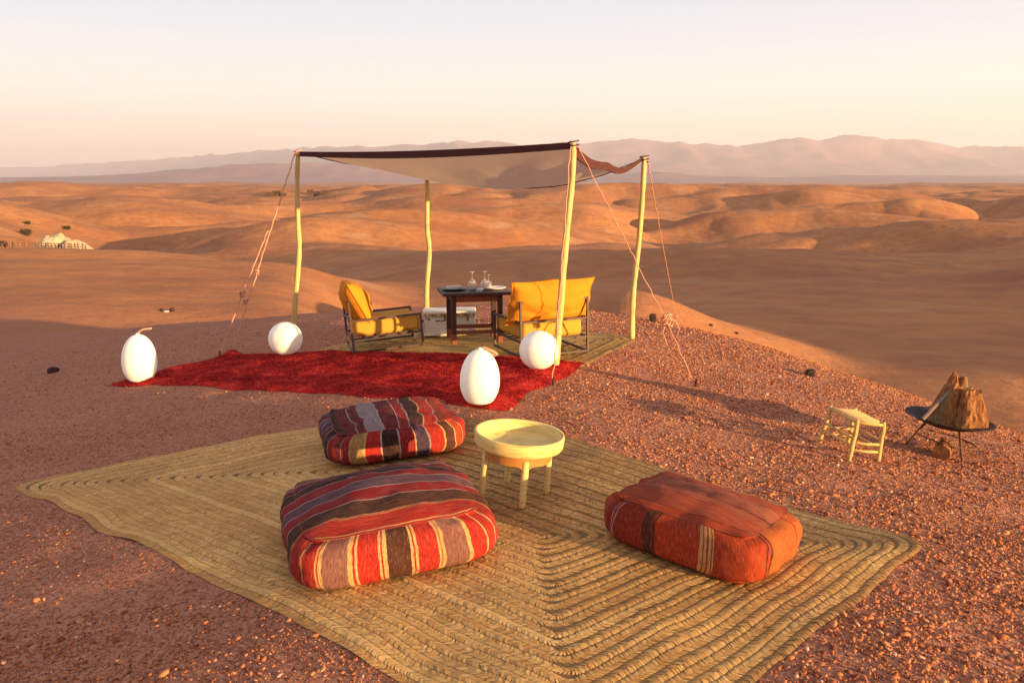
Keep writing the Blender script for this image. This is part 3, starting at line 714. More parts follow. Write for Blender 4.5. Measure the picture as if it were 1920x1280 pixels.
# ------------------------------------------------------------------ canopy
m = Mt('peeled_pole', .75, .3); co = m.obj(); mp = m.n('ShaderNodeMapping', {'Vector': co, 'Scale': (1, 1, .12)}).outputs[0]
c = m.ramp(m.noise(mp, 28., 5), [(.3, (.46, .30, .10)), (.7, (.66, .50, .22))]); c = m.mix(m.ramp(m.noise(co, 6., 3), [(.62, 0.), (.72, .7)]), c, (.22, .12, .05)); m.col(c)
m.bump(m.noise(mp, 40., 4), .35, .006); M_pole = m.m
m = Mt('canvas', .9, .1); co = m.obj()
c = m.mix(m.noise(co, 2.5, 5), (.66, .52, .42), (.74, .60, .49)); m.col(c); m.bump(m.noise(co, 7., 4), .35, .03)
tr = m.n('ShaderNodeBsdfTranslucent', {'Color': (.86, .74, .63, 1)}); mx = m.n('ShaderNodeMixShader', {0: .58}); out = m.t.nodes['Material Output']
m.t.links.new(m.b.outputs[0], mx.inputs[1]); m.t.links.new(tr.outputs[0], mx.inputs[2]); m.t.links.new(mx.outputs[0], out.inputs[0]); M_canvas = m.m
M_hem = plain('dark_hem', (.07, .022, .02), .9)
PB = {'fl': G(548, 632), 'fr': G(1041, 690), 'br': G(1185, 635), 'bl': G(800, 601)}
PTX = {'fl': (559, 286), 'fr': (1075, 269), 'br': (1208, 296), 'bl': (801, 300)}
PT = {k: W(*PTX[k], PB[k].y + (.0 if k != 'fr' else .05)) for k in PB}
MIDS = {'fl': [(557, 345), (559, 420), (561, 470), (554, 560)], 'fr': [(1073, 330), (1063, 430), (1055, 520), (1047, 620)], 'br': [(1205, 360), (1198, 450), (1188, 540), (1185, 600)], 'bl': [(801, 350), (801, 430), (805, 470), (800, 540)]}
cc = (PB['fl'] + PB['fr'] + PB['br'] + PB['bl']) / 4; O = Vector((cc.x, cc.y, Hs(cc.x, cc.y)))
can = thing('shade_canopy', 'beige cloth canopy with dark hem tied to four crooked wooden poles', 'canopy', O)
for k in PB:
    pts = [PB[k] + Vector((0, 0, -.05))] + [W(x, y, PB[k].y) for x, y in MIDS[k][::-1]] + [PT[k] + Vector((0, 0, .0))]
    # refine
    fine = []
    for i in range(len(pts) - 1):
        p0, p1, p2, p3 = pts[max(i - 1, 0)], pts[i], pts[i + 1], pts[min(i + 2, len(pts) - 1)]
        for s in range(6):
            t = s / 6; fine.append(.5 * ((2 * p1) + (p2 - p0) * t + (2 * p0 - 5 * p1 + 4 * p2 - p3) * t * t + (3 * p1 - p0 - 3 * p2 + p3) * t ** 3))
    fine.append(pts[-1]); n = len(fine)
    rad = [(.037 - .009 * i / n) * (1 + .10 * math.sin(i * 1.7 + len(k)) * math.sin(i * .6)) for i in range(n)]
    MB().tube([p - O for p in fine], rad, 12).build('pole', M_pole, can, True)
    t0 = PT[k] - O
    MB().tube([t0 + Vector((.05 * math.cos(a), .05 * math.sin(a), -.05 + .006 * a)) for a in np.linspace(0, 12.5, 50)], .007, 6).build('lashing', M_rope if k == 'fl' else M_hem, can, True)
def canopy_pt(u, v):                                             # u: left to right, v: front to back
    p = (1 - u) * (1 - v) * np.array(PT['fl'])[:, None] + u * (1 - v) * np.array(PT['fr'])[:, None] + u * v * np.array(PT['br'])[:, None] + (1 - u) * v * np.array(PT['bl'])[:, None]
    cu = np.sin(np.pi * np.clip(u, 0, 1)) ** .9; cv = np.sin(np.pi * np.clip(v, 0, 1))
    sag = .035 * cu * (1 - v) ** 2 + .40 * cu * v ** .8 * (1 - .12 * v) + .10 * cv * (1 - u) + .16 * cv * u
    wr = .034 * np.sin((u * 5.2 + v * 1.9) * 5.5) * np.clip((u - .45) * 3, 0, 1) * np.clip(v * (1 - v) * 4, 0, 1) * np.exp(-((v - .5) / .35) ** 2)
    wr = wr + .014 * fbm(u * 7, v * 4, 3, 301) * np.clip(v * 4, 0, 1)
    p = p.copy(); p[2] = p[2] - sag + wr
    inn = .06 * np.sin(np.pi * u)                                # edges drawn in a little
    return p
nu, nv = 110, 60
u, v = np.meshgrid(np.linspace(.008, .992, nu), np.linspace(.0, 1, nv), indexing='ij')
p = canopy_pt(u.ravel(), v.ravel()).T - np.array(O)
cl = mesh_np('cloth', p, gridfaces(nu, nv), M_canvas, can)
so = cl.modifiers.new('thick', 'SOLIDIFY'); so.thickness = .006
def strip(us, vs_, drop, th):
    q = canopy_pt(np.array(us, float), np.array(vs_, float)).T - np.array(O); n = len(q)
    t = np.gradient(q, axis=0); t /= np.linalg.norm(t, axis=1)[:, None]
    sd = np.stack([t[:, 1], -t[:, 0], 0 * t[:, 0]], -1); sd /= np.linalg.norm(sd, axis=1)[:, None]
    dr = np.array(drop)[:, None] * np.array([0, 0, -1.])
    a = q + sd * th + np.array([0, 0, .012]); b = q - sd * th + np.array([0, 0, .012]); c_ = q - sd * th + dr; d = q + sd * th + dr
    V = np.stack([a, b, c_, d], 1).reshape(-1, 3)
    f = [(i * 4 + j, i * 4 + (j + 1) % 4, (i + 1) * 4 + (j + 1) % 4, (i + 1) * 4 + j) for i in range(n - 1) for j in range(4)]
    return V, f
t = np.linspace(.008, .992, 60)
V, f = strip(t, 0 * t, .05 + .02 * np.sin(np.pi * t), .008); MB().add(V, f).build('hem', M_hem, can)
V, f = strip(0 * t + .992, t, .075 * (1 - t) ** .7 + .018, .008); MB().add(V, f).build('hem', M_hem, can)
V, f = strip(t, 0 * t + 1, .012 + 0 * t, .008); MB().add(V, f).build('hem', M_hem, can)
V, f = strip(0 * t + .008, t, .012 + 0 * t, .008); MB().add(V, f).build('hem', M_hem, can)
def rope(pts, rad=.008, sag=.0, wob=.004, name='guy_rope'):
    pts = [Vector(q) for q in pts]; fine = []
    for i in range(len(pts) - 1):
        n = max(4, int((pts[i + 1] - pts[i]).length / .06))
        for s in range(n):
            tt = s / n; q = pts[i].lerp(pts[i + 1], tt); q.z -= sag * math.sin(math.pi * tt); q += Vector((random.gauss(0, wob), random.gauss(0, wob), 0)); fine.append(q)
    fine.append(pts[-1])
    return MB().tube([q - O for q in fine], rad * .72, 6).build(name, M_rope, can, True)
def knot(ro, q, r=.03, turns=3):
    pts = [q + Vector((r * math.sin(a * 1.3) * (1 + .4 * math.cos(a * 3)), r * .7 * math.cos(a * 2.1), r * 1.4 * math.cos(a * .9))) for a in np.linspace(0, turns * 6.28, 60)]
    k = MB().tube([x - O for x in pts], .008, 5).build('knot', M_rope, ro, True); return k
gl1 = G(436, 664) + Vector((0, 0, .05)); gl2 = G(411, 668)
ptop = PT['fl'] + Vector((-.04, 0, 0))
r1 = rope([ptop, ptop.lerp(gl1, .5), gl1], .011, .01)
q1 = ptop.lerp(gl1, .40); q2 = ptop.lerp(gl2, .70); r2 = rope([q1 + Vector((-.03, 0, 0)), q2, gl2], .010)
knot(r2, q2, .026, 3); knot(r2, q2 + Vector((.03, 0, -.1)), .02, 2); knot(r1, q1.lerp(gl1, .35), .018)
rope([q2, q2 + Vector((.05, 0, -.10)), ptop.lerp(gl1, .74)], .008)
gf = G(1036, 722); r3 = rope([PT['fr'] + Vector((-.03, -.05, -.03)), gf], .007, .02)
gr = G(1304, 724); r4 = rope([PT['fr'] + Vector((.03, 0, 0)), W(1247, 597, 7.75), gr], .006, .0); knot(r4, W(1250, 600, 7.75), .04, 4)
gb = G(1270, 604); r5 = rope([PT['br'] + Vector((.03, 0, 0)), gb], .009, .03); knot(r5, PT['br'].lerp(gb, .93), .05, 5)
for k in range(7):
    b = W(1258, 600, 7.9) if k < 4 else PT['br'].lerp(gb, .93)
    a = random.uniform(0, 6.28); e = b + Vector((math.cos(a) * .16, math.sin(a) * .1, random.uniform(-.15, .08)))
    e.z = max(e.z, Hs(e.x, e.y) + .01); e2 = e + Vector((math.cos(a + 1) * .1, math.sin(a) * .1, -.12)); e2.z = max(e2.z, Hs(e2.x, e2.y) + .01)
    MB().tube([x - O for x in (b, b.lerp(e, .5) + Vector((0, 0, .04)), e, e2)], .006, 5).build('loose_end', M_rope, r5 if k >= 4 else r4, True)
for q in (gl2, gf, gr, gb):
    MB().tube([q - O + Vector((0, 0, -.06)), q - O + Vector((.01, 0, .07))], [.012, .010], 8).build('peg', M_hem, can)

# ------------------------------------------------------------------ armchairs
M_metal = plain('brown_metal', (.085, .045, .038), .5, .3, 40., .1)
def fabric(name, a, b):
    m = Mt(name, .9, .1); co = m.obj(); m.col(m.mix(m.noise(co, 8., 5), a, b)); b1 = m.bump(m.noise(co, 300., 2), .4, .003); m.bump(m.noise(co, 9., 4), .35, .02, b1); return m.m
M_yel = fabric('yellow_canvas', (.55, .185, .013), (.66, .25, .022)); M_khk = fabric('khaki_seat', (.30, .19, .07), (.36, .24, .10))
M_ylw2 = fabric('yellow_seat', (.50, .235, .03), (.60, .31, .05))
def pillow(name, d, M, mat, parent, seed, n=26, sharp=.55, fold=0.):
    """a stuffed cushion: thickest in the middle, thin at the seams"""
    u, v = np.meshgrid(np.linspace(-1, 1, n), np.linspace(-1, 1, n), indexing='ij'); V = []
    for sg in (1, -1):
        th_ = (np.clip(1 - u ** 2, 0, 1) * np.clip(1 - v ** 2, 0, 1)) ** (sharp * .8)
        cx = 1 - .05 * (1 - v * v) * 0; x = u * d[0] / 2 * (1 - .06 * (1 - np.abs(v)) ** 2 * 0 - .04 * np.abs(v) ** 3 * 0); y = v * d[1] / 2
        x = x * (1 - .05 * np.sin(np.pi * np.abs(v)) * np.abs(u)); y = y * (1 - .05 * np.sin(np.pi * np.abs(u)) * np.abs(v))
        z = sg * d[2] / 2 * th_ * (1 + .25 * fbm(u * 1.8 + seed, v * 1.8, 3, seed)) + fold * np.exp(-((u + .35) / .12) ** 2) * th_ * sg
        V.append(np.stack([x, y, z], -1).reshape(-1, 3))
    V = np.concatenate(V); f1 = gridfaces(n, n); f2 = f1[:, ::-1] + n * n
    Mx = np.array(M); V = V @ Mx[:3, :3].T + Mx[:3, 3]
    o = mesh_np(name, V, np.concatenate([f1, f2]), mat, parent)
    e = []
    for k in range(n): e.append(k * n)
    for k in range(1, n): e.append((n - 1) * n + k)
    for k in range(n - 2, -1, -1): e.append(k * n + n - 1)
    for k in range(n - 2, -1, -1): e.append(k)
    MB().tube([V[i] for i in e], .007, 5, False).build('piping', mat, o, True)
    return o
def armchair(loc, heading, label, wd, dp, hb, hs, hbk, wide, nrm):
    root = thing('armchair', label, 'armchair', loc, heading, 'metal lounge chairs', nrm)
    x0, x1, y0, y1 = -dp / 2, dp / 2, -wd / 2, wd / 2           # front is +x
    t = .024
    for s, y in ((-1, y0), (1, y1)):
        MB().bar((x0, y, 0), (x0, y, hbk), t, bev=.003).build('back_post', M_metal, root)
        MB().bar((x1, y, 0), (x1, y, hs + .012), t, bev=.003).build('front_post', M_metal, root)
        MB().bar((x0 + t / 2, y, .014), (x1 - t / 2, y, .014), t, bev=.003).build('floor_rail', M_metal, root)
        MB().bar((x0 + t / 2, y, hs), (x1 - t / 2, y, hs), t, bev=.003).build('arm_rail', M_metal, root)
        MB().bar((x0 + t / 2, y, .17), (x1 - t / 2, y, .17), t * .9, bev=.003).build('seat_rail', M_metal, root)
    for (x, z) in ((x0, hbk - .012), (x0, hs), (x0, .17), (x0, .014), (x1, .17)):
        MB().bar((x, y0 + t / 2, z), (x, y1 - t / 2, z), t * .95, bev=.003).build('cross_rail', M_metal, root)
    for k in range(5):
        x = x0 + (k + 1) * dp / 6; MB().bar((x, y0 + t / 2, .175), (x, y1 - t / 2, .175), .03, .008).build('seat_slat', M_metal, root)
    ch = hs - .19
    s = MB().box((.015, 0, .182 + ch / 2), (dp - .05, wd - .065, ch), None, .03).build('seat_cushion', M_ylw2, root)
    bv = s.modifiers.new('round', 'BEVEL'); bv.width = .012; bv.segments = 3; s.data.shade_smooth()
    MB().box((x1 - .035, 0, .182 + ch * .5), (.04, wd - .10, ch * .85), None, .012).build('seat_band', M_khk, root)
    L = (hb - hs) / math.cos(R(24)) + .08
    M = Matrix.Translation((x0 + .115, 0, hs + (hb - hs) * .5 - .01)) @ Matrix.Rotation(R(-24), 4, 'Y') @ Matrix.Rotation(R(90), 4, 'Z') @ Matrix.Rotation(R(90), 4, 'X')
    pillow('back_cushion', (wide, L, .30), M, M_yel, root, int(wd * 100))
    return root
qa = G(722, 650); armchair((qa.x, qa.y, qa.z + MT + .004), R(17), 'metal armchair whose plump yellow back cushion shows in profile beside the white trunk', .68, .80, .77, .375, .60, .62, gnormal(qa.x, qa.y, .4))
qb = G(1013, 658); armchair((qb.x, qb.y, qb.z + MT + .004), R(113), 'metal armchair turned away with a wide folded yellow back cushion behind a globe lamp', .78, .74, .77, .375, .60, .96, gnormal(qb.x, qb.y, .4))

# ------------------------------------------------------------------ table and what stands on it
M_dark = plain('dark_wood', (.055, .022, .018), .5, .4, 20., .15); M_redw = plain('red_wood', (.20, .055, .025), .55, .4, 20., .15)
qt = G(898, 645); TB = Vector((qt.x - .06, qt.y + .15, Hs(qt.x - .06, qt.y + .15) + MT)); TROT = R(12); TH = .60
tb = thing('dining_table', 'low dark wooden table between the two metal armchairs', 'table', TB, TROT)
MB().box((0, 0, TH - .0175), (.80, .56, .035), None, .006).build('table_top', M_dark, tb)
for sx_ in (-1, 1):
    for sy_ in (-1, 1):
        MB().box((sx_ * .27, sy_ * .20, (TH - .035) / 2 + .06), (.058, .058, TH - .037 - .12), None, .005).build('leg', M_dark, tb)
        MB().box((sx_ * .27, sy_ * .20, .06), (.060, .060, .118), None, .005).build('foot', M_redw, tb)
for sy_ in (-1, 1):
    MB().box((0, sy_ * .20, TH - .075), (.480, .024, .075)).build('apron', M_redw, tb); MB().box((0, sy_ * .20, .135), (.480, .030, .045)).build('stretcher', M_redw, tb)
for sx_ in (-1, 1):
    MB().box((sx_ * .27, 0, TH - .075), (.024, .340, .075)).build('apron', M_dark, tb)
Mt_ = Matrix.Translation(TB) @ Matrix.Rotation(TROT, 4, 'Z')
def ont(x, y, z=.001): return Mt_ @ Vector((x, y, TH + z))
M_slate = plain('black_platter', (.02, .012, .012), .35); M_por = plain('white_china', (.78, .70, .64), .25, .08, 9., 0)
M_nap = fabric('napkin_cloth', (.66, .55, .48), (.74, .62, .55))
def platter(x, y, r, mat, label):
    root = thing('plate', label, 'plate', ont(x, y))
    MB().lathe([(r * .55, 0), (r * .62, .002), (r, .018), (r, .023), (r * .96, .023), (r * .62, .008), (.01, .007)], 40).build('dish', mat, root, True)
    MB().lathe([(r * .50, -.0005), (r * .52, .0005), (r * .50, .0025), (r * .3, .003)], 32).build('foot_ring', mat, root)
platter(-.23, .04, .150, M_slate, 'black plate holding a folded napkin on the dark table')
platter(.26, .02, .125, M_por, 'white plate on the dark table beside the upturned glasses')
def napkin(x, y, z, label):
    root = thing('napkin', label, 'napkin', ont(x, y, z), TROT + .3)
    for i in range(3): MB().box((0, 0, .004 + i * .0085), (.19 - i * .008, .085 - i * .004, .008), None, .003).build('fold', M_nap, root)
napkin(-.23, .04, .0245, 'pale folded napkin lying on the black plate'); 
M_glass = Mt('clear_glass', .04, .5); M_glass.b.inputs['Transmission Weight'].default_value = .9; M_glass.b.inputs['IOR'].default_value = 1.45; M_glass.b.inputs['Base Color'].default_value = (.95, .93, .92, 1); M_glass = M_glass.m
def glass(x, y, s, label):
    root = thing('wine_glass', label, 'glass', ont(x, y), 0, 'upturned wine glasses on the dark table')
    pr = [(.033, 0.), (.0345, .001), (.040, .03), (.0425, .055), (.039, .08), (.026, .102), (.010, .114), (.007, .116)]
    outer = [(a * s, b * s) for a, b in pr]; inner = [((a - .0016) * s, b * s - .0012) for a, b in pr[::-1] if b > .002]
    MB().lathe([(a, b) for a, b in outer] + [(max(.001, a), max(b, .001)) for a, b in inner] + [(.032 * s, .0)], 32).build('bowl', M_glass, root, True)
    MB().lathe([(.0055 * s, .114 * s), (.0042 * s, .13 * s), (.004 * s, .165 * s), (.0055 * s, .185 * s)], 16).build('stem', M_glass, root, True)
    MB().lathe([(.006 * s, .185 * s), (.016 * s, .190 * s), (.032 * s, .1935 * s), (.0325 * s, .1955 * s), (.004 * s, .197 * s)], 32).build('foot', M_glass, root, True)
glass(-.03, -.06, 1.12, 'tall upturned wine glass standing apart on the dark table'); glass(.115, -.08, 1.12, 'tall upturned wine glass standing close beside the short one'); glass(.175, .0, .88, 'short upturned wine glass on the dark table')
sb = thing('small_bowl', 'small white bowl in front of the upturned glasses on the table', 'bowl', ont(.05, -.15))
MB().lathe([(.018, 0), (.02, .003), (.040, .026), (.043, .034), (.041, .034), (.036, .026), (.016, .008), (.002, .007)], 32).build('dish', M_por, sb, True); MB().lathe([(.019, -.0005), (.021, .0), (.020, .004), (.015, .005)], 24).build('foot_ring', M_por, sb)

# trunk
M_cream = plain('painted_white', (.80, .74, .62), .6, .06, 12., .15); M_gold = plain('ochre_trim', (.45, .25, .06), .6, .3, 30.); M_mark = plain('stencil_paint', (.16, .13, .04), .8)
qc = G(842, 630); cw, cd, chh = .64, .36, .31
tk = thing('trunk', 'white painted trunk with ochre stencilled lid edge behind the dark table', 'trunk', (qc.x, qc.y + .16, Hs(qc.x, qc.y + .16) + .004), R(4))
MB().box((0, 0, .115), (cw, cd, .23), None, .012).build('body', M_cream, tk)
MB().box((0, 0, .235 + .035), (cw + .012, cd + .012, .07), None, .010).build('lid', M_cream, tk)
MB().box((0, -cd / 2 - .009, .262), (cw - .02, .006, .030)).build('lid_trim', M_gold, tk)
for i in range(9):
    x = -cw / 2 + .05 + i * .067; MB().box((x, -cd / 2 - .0135, .262), (.028, .004, .016), Matrix.Rotation(R(45), 3, 'Y')).build('trim_diamond', M_mark if i % 2 else M_cream, tk)
for x in (-.06, .22):
    MB().box((x, -cd / 2 - .006, .215), (.022, .014, .055), None, .004).build('latch', M_mark, tk)
for (x, z, l) in ((-.27, .215, .05), (-.25, .205, .03), (-.15, .19, .05), (-.09, .187, .055), (-.115, .183, .03)):
    MB().box((x, -cd / 2 - .002, z), (l, .003, .012), Matrix.Rotation(R(random.uniform(-12, 12)), 3, 'Y')).build('stencil_mark', M_mark, tk)
for s in (-1, 1):
    MB().tube([(s * (cw / 2 + .002), -.06, .17), (s * (cw / 2 + .025), -.05, .155), (s * (cw / 2 + .025), .05, .155), (s * (cw / 2 + .002), .06, .17)], .008, 8).build('handle', M_hem, tk)

# ------------------------------------------------------------------ small stool
M_stool = plain('pale_branch_wood', (.55, .34, .12), .75, .5, 26., .5)
qs = G(1590, 846)
stl = thing('stool', 'small rustic stool of pale peeled branches standing on the gravel', 'stool', qs, R(12), None, gnormal(qs.x, qs.y, .3), Matrix.Rotation(R(4), 4, 'Y'))
hx, hy, hh = .108, .17, .29
legs = {}
for a in (-1, 1):
    for b in (-1, 1):
        p0 = Vector((a * (hx + .012), b * (hy + .02), -.02)); p1 = Vector((a * hx, b * hy, hh)); legs[(a, b)] = (p0, p1)
        MB().tube([p0.lerp(p1, t) + Vector((random.gauss(0, .0025), random.gauss(0, .0025), 0)) for t in np.linspace(0, 1, 7)], [.0165, .0165, .016, .017, .016, .016, .014], 9).build('leg', M_stool, stl, True)
def lp(k, z): p0, p1 = legs[k]; return p0.lerp(p1, (z + .02) / (hh + .02))
for b in (-1, 1):
    for z in (.07, .125):
        q0, q1 = lp((-1, b), z), lp((1, b), z); MB().tube([q0, q0.lerp(q1, .5) - Vector((0, 0, .006)), q1], .0095, 8).build('stretcher', M_stool, stl, True)
for a in (-1, 1):
    for z in (.095, .15):
        q0, q1 = lp((a, -1), z), lp((a, 1), z); MB().tube([q0, q1], .0095, 8).build('stretcher', M_stool, stl, True)
for b in (-1, 1): MB().tube([lp((-1, b), hh - .022), lp((1, b), hh - .022)], .011, 8).build('seat_rail', M_stool, stl, True)
for a in (-1, 1): MB().tube([lp((a, -1), hh - .022), lp((a, 1), hh - .022)], .011, 8).build('seat_rail', M_stool, stl, True)
for i in range(9):
    y = -hy + .02 + i * (2 * hy - .04) / 8
    MB().tube([(-hx + .002, y, hh - .012), (0, y, hh - .018), (hx - .002, y, hh - .012)], .010, 6).build('seat_cord', plain('seat_cord_fibre', (.48, .29, .13)) if i == 0 else bpy.data.materials['seat_cord_fibre'], stl, True)

# ------------------------------------------------------------------ fire bowl with logs
M_iron = plain('rusty_iron', (.035, .018, .014), .75, .5, 30., .3); M_rust = plain('thin_rusty_rod', (.14, .06, .035), .8, .4, 30.)
m = Mt('split_wood', .85, .2); co = m.obj(); mp = m.n('ShaderNodeMapping', {'Vector': co, 'Scale': (1, 1, .14)}).outputs[0]
c = m.ramp(m.noise(mp, 60., 6, .75), [(.3, (.09, .03, .012)), (.5, (.30, .115, .038)), (.68, (.46, .23, .085)), (.85, (.56, .36, .18))]); c = m.mix(m.ramp(m.noise(co, 9., 4), [(.45, 0.), (.7, .7)]), c, (.16, .05, .02)); m.col(c); m.bump(m.noise(mp, 50., 6, .7), .9, .02); M_log = m.m
M_bark = plain('log_bark', (.20, .14, .06), .95, .45, 14., .9, .02)
qf = G(1768, 846); FB = Vector((qf.x, qf.y, qf.z))
fb = thing('fire_bowl', 'shallow dark iron fire bowl on thin legs at the edge of the gravel slope', 'fire bowl', FB, 0, None, None, Matrix.Rotation(R(5.5), 4, 'Y'))
rb, zb = .305, .262
prof = [(.03, zb - .075), (.12, zb - .066), (.22, zb - .035), (rb, zb), (rb + .012, zb + .004), (rb + .010, zb + .008), (rb - .004, zb + .006), (.22, zb - .028), (.12, zb - .058), (.03, zb - .066)]
MB().lathe(prof, 56).build('bowl', M_iron, fb, True)
for k in range(3):
    a = 2.1 * k + .55; p0 = Vector((.15 * math.cos(a), .15 * math.sin(a), zb - .055)); p1 = Vector((.27 * math.cos(a), .27 * math.sin(a), -.0)); gz = Hs(FB.x + p1.x, FB.y + p1.y) - FB.z - .09 * p1.x * 0
    p1.z = gz + .0 + math.tan(R(5.5)) * p1.x - .02
    MB().tube([p0, p0.lerp(p1, .5), p1], .009, 8).build('leg', M_rust, fb, True)
ring = [Vector((.215 * math.cos(a), .215 * math.sin(a), .10 - .02 * math.cos(a))) for a in np.linspace(0, 6.283, 49)]
MB().tube(ring, .006, 6, False).build('brace_ring', M_rust, fb, True)
FM = Matrix.Translation(FB) @ Matrix.Rotation(R(5.5), 4, 'Y')
def log(name, label, base, tip, r0, r1, seed, jag=.25, mats=(M_log, M_bark), grp=None, n=30, mrows=16, slab=1.0):
    """a split log: an uneven profile drawn along an axis, a bark side and a torn end"""
    base, tip = Vector(base), Vector(tip); L = (tip - base).length
    root = thing(name, label, 'log', base, 0, grp); ax = (tip - base).normalized(); Mq = ax.to_track_quat('Z', 'Y').to_matrix()
    rg = np.random.default_rng(seed); shp = 1 + min(.22, jag) * rg.standard_normal(n); shp = (shp + np.roll(shp, 1) + np.roll(shp, -1)) / 3; shp = (shp + np.roll(shp, 1) + np.roll(shp, -1)) / 3
    V = []
    for i in range(mrows):
        t = i / (mrows - 1)
        for k in range(n):
            th_ = 2 * math.pi * k / n; rd = (r0 + (r1 - r0) * t) * shp[k] * (1 + .12 * float(noise2(np.array([k * .7 + seed]), np.array([t * 4.]), seed)[0]) * 2)
            z = t * L - (t ** 3) * jag * L * float(noise2(np.array([math.cos(th_) * 1.4 + seed]), np.array([math.sin(th_) * 1.4]), seed + 3)[0] + .45)
            V.append(Mq @ Vector((rd * math.cos(th_), rd * math.sin(th_) * slab, z)))
    fs = [(i * n + k, i * n + (k + 1) % n, (i + 1) * n + (k + 1) % n, (i + 1) * n + k) for i in range(mrows - 1) for k in range(n)]
    half = [f for j, f in enumerate(fs) if (j % n) < n * .62]; rest = [f for j, f in enumerate(fs) if (j % n) >= n * .62]
    ce = len(V); V.append(sum(V[-n:], Vector()) / n + ax * .01); V.append(sum(V[:n], Vector()) / n)
    half += [((mrows - 1) * n + k, (mrows - 1) * n + (k + 1) % n, ce) for k in range(n)] + [((k + 1) % n, k, ce + 1) for k in range(n)]
    MB().add(V, half).build('split_face', mats[0], root); MB().add(V, rest).build('bark', mats[1], root)
    return root
def fp(x, y, z): return FM @ Vector((x, y, z))
log('log', 'big upright split log standing in the fire bowl', fp(.02, .07, zb - .05), fp(.055, .06, zb + .37), .150, .050, 5, .30, grp='firewood in the bowl')
log('log', 'short ragged log with torn orange grain in front in the fire bowl', fp(.11, -.07, zb - .045), fp(.10, .0, zb + .27), .118, .068, 9, .28, grp='firewood in the bowl')
log('log', 'shortest pale split log at the sunlit edge of the fire bowl', fp(.20, .03, zb - .03), fp(.16, .05, zb + .21), .075, .045, 13, .25, grp='firewood in the bowl')
log('log', 'dark bark slab leaning at the shaded side of the upright log', fp(-.07, .02, zb - .055), fp(-.01, .06, zb + .25), .055, .045, 17, .3, (M_bark, M_bark), grp='firewood in the bowl')
log('stick', 'thin grey stick leaning from the bowl rim onto the logs', fp(-.215, -.02, zb - .018), fp(-.02, .03, zb + .22), .014, .010, 21, .1, (plain('grey_stick', (.22, .16, .14)),) * 2, grp='firewood in the bowl')
ql = G(1768, 856); log('round_log', 'short round log lying on the gravel under the fire bowl', (ql.x - .055, ql.y - .075, ql.z + .05), (ql.x + .06, ql.y + .09, ql.z + .05), .060, .058, 31, .05, (M_log, plain('red_bark', (.20, .07, .03))))

# ------------------------------------------------------------------ loose dark rocks and oddments
M_rock = plain('dark_rock', (.045, .022, .02), .85, .5, 20., .6, .01)
def rock(px, py, sx, sy, sz, label, seed):
    q = G(px, py); rg = np.random.default_rng(seed); root = None
    n, m_ = 18, 10; V = []
    for i in range(m_):
        ph = math.pi * i / (m_ - 1)
        for k in range(n):
            t = 2 * math.pi * k / n; d = np.array([math.sin(ph) * math.cos(t), math.sin(ph) * math.sin(t), math.cos(ph)])
            d = d / (np.sum(np.abs(d) ** 4) ** .25); rr_ = 1 + .25 * float(fbm(np.array([d[0] * 1.5 + seed]), np.array([d[1] * 1.5 + d[2]]), 2, seed)[0])
            V.append((d[0] * sx * rr_, d[1] * sy * rr_, d[2] * sz * rr_ + sz * .6))
    f = [(i * n + k, i * n + (k + 1) % n, (i + 1) * n + (k + 1) % n, (i + 1) * n + k) for i in range(m_ - 1) for k in range(n)]
    o = MB().add(V, f).build('rock', M_rock, None); o.location = q; o.rotation_euler = (0, 0, rg.random() * 1.5)
    return tag(o, label, 'rock')
rock(100, 698, .065, .05, .042, 'squarish black box on bare ground beside the rug tip', 1)  # a small black box, built with the rock shape
rock(1333, 611, .055, .05, .045, 'black rock on the gravel crest between two others', 2)
rock(1381, 626, .06, .05, .042, 'black rock on the gravel crest, farthest from the canopy', 3)
rock(1224, 603, .05, .05, .07, 'upright black rock beside the tied ropes', 4)
rock(1519, 704, .06, .05, .042, 'reddish dark rock alone on the gravel slope above the stool', 5)
rock(323, 584, .075, .06, .075, 'tall black rock at the end of a pale stone on the hilltop rim', 6)
rock(303, 583, .05, .05, .045, 'small dark rock at the other end of the pale stone', 7)
o = rock(312, 585, .08, .05, .03, 'pale flat stone lying between two dark rocks on the rim', 8); o.data.materials[0] = plain('pale_stone', (.5, .38, .33))

# ------------------------------------------------------------------ far things
def far_pt(px, py): return G(px, py)
# pale spoil mound with a fence
M_chalk = plain('chalk_spoil', (.50, .36, .23), .95, .25, .9, .7, .4); M_tim = plain('weathered_timber', (.17, .09, .06), .9)
def crest_pt(px):
    d = ray(px, 464); Y_ = np.linspace(35, 85, 400); h = H(d.x * Y_, Y_); i = int(np.argmax((h - CAMZ) / Y_)); return Vector((d.x * Y_[i], Y_[i], h[i]))
Dm = crest_pt(118).y + 3.5; s = Dm / F
c0 = W(118, 466, Dm); n, m_ = 90, 40
u, v = np.meshgrid(np.linspace(-1, 1, n), np.linspace(-1, 1, m_), indexing='ij')
hw, hd, hgt = 66 * s, 2.6, 30 * s
pk = np.maximum(.92 * np.exp(-((u + .12) / .40) ** 2), .62 * np.exp(-((u - .42) / .30) ** 2)) * np.clip(1 - np.abs(u) ** 3, 0, 1)
hh_ = pk * np.clip(1 - v * v, 0, 1) * (1 + .22 * fbm(u * 5, v * 3, 3, 400)) * hgt
gx = c0.x + u * hw; gy = c0.y + v * hd; gz = np.minimum(H(gx, gy), c0.z) - .3
zb_ = c0.z - .8
gh = H(gx, gy); full = c0.z + hgt * 1.15 - Hs(c0.x, c0.y); V = np.stack([gx - c0.x, gy - c0.y, gh - .12 + hh_ / hgt * full - c0.z], -1).reshape(-1, 3)
mo = thing('spoil_mound', 'pale twin peaked spoil mound behind the timber fence on the far dune', 'mound', c0)
mesh_np('heap', V, gridfaces(n, m_)[:, ::-1], M_chalk, mo)

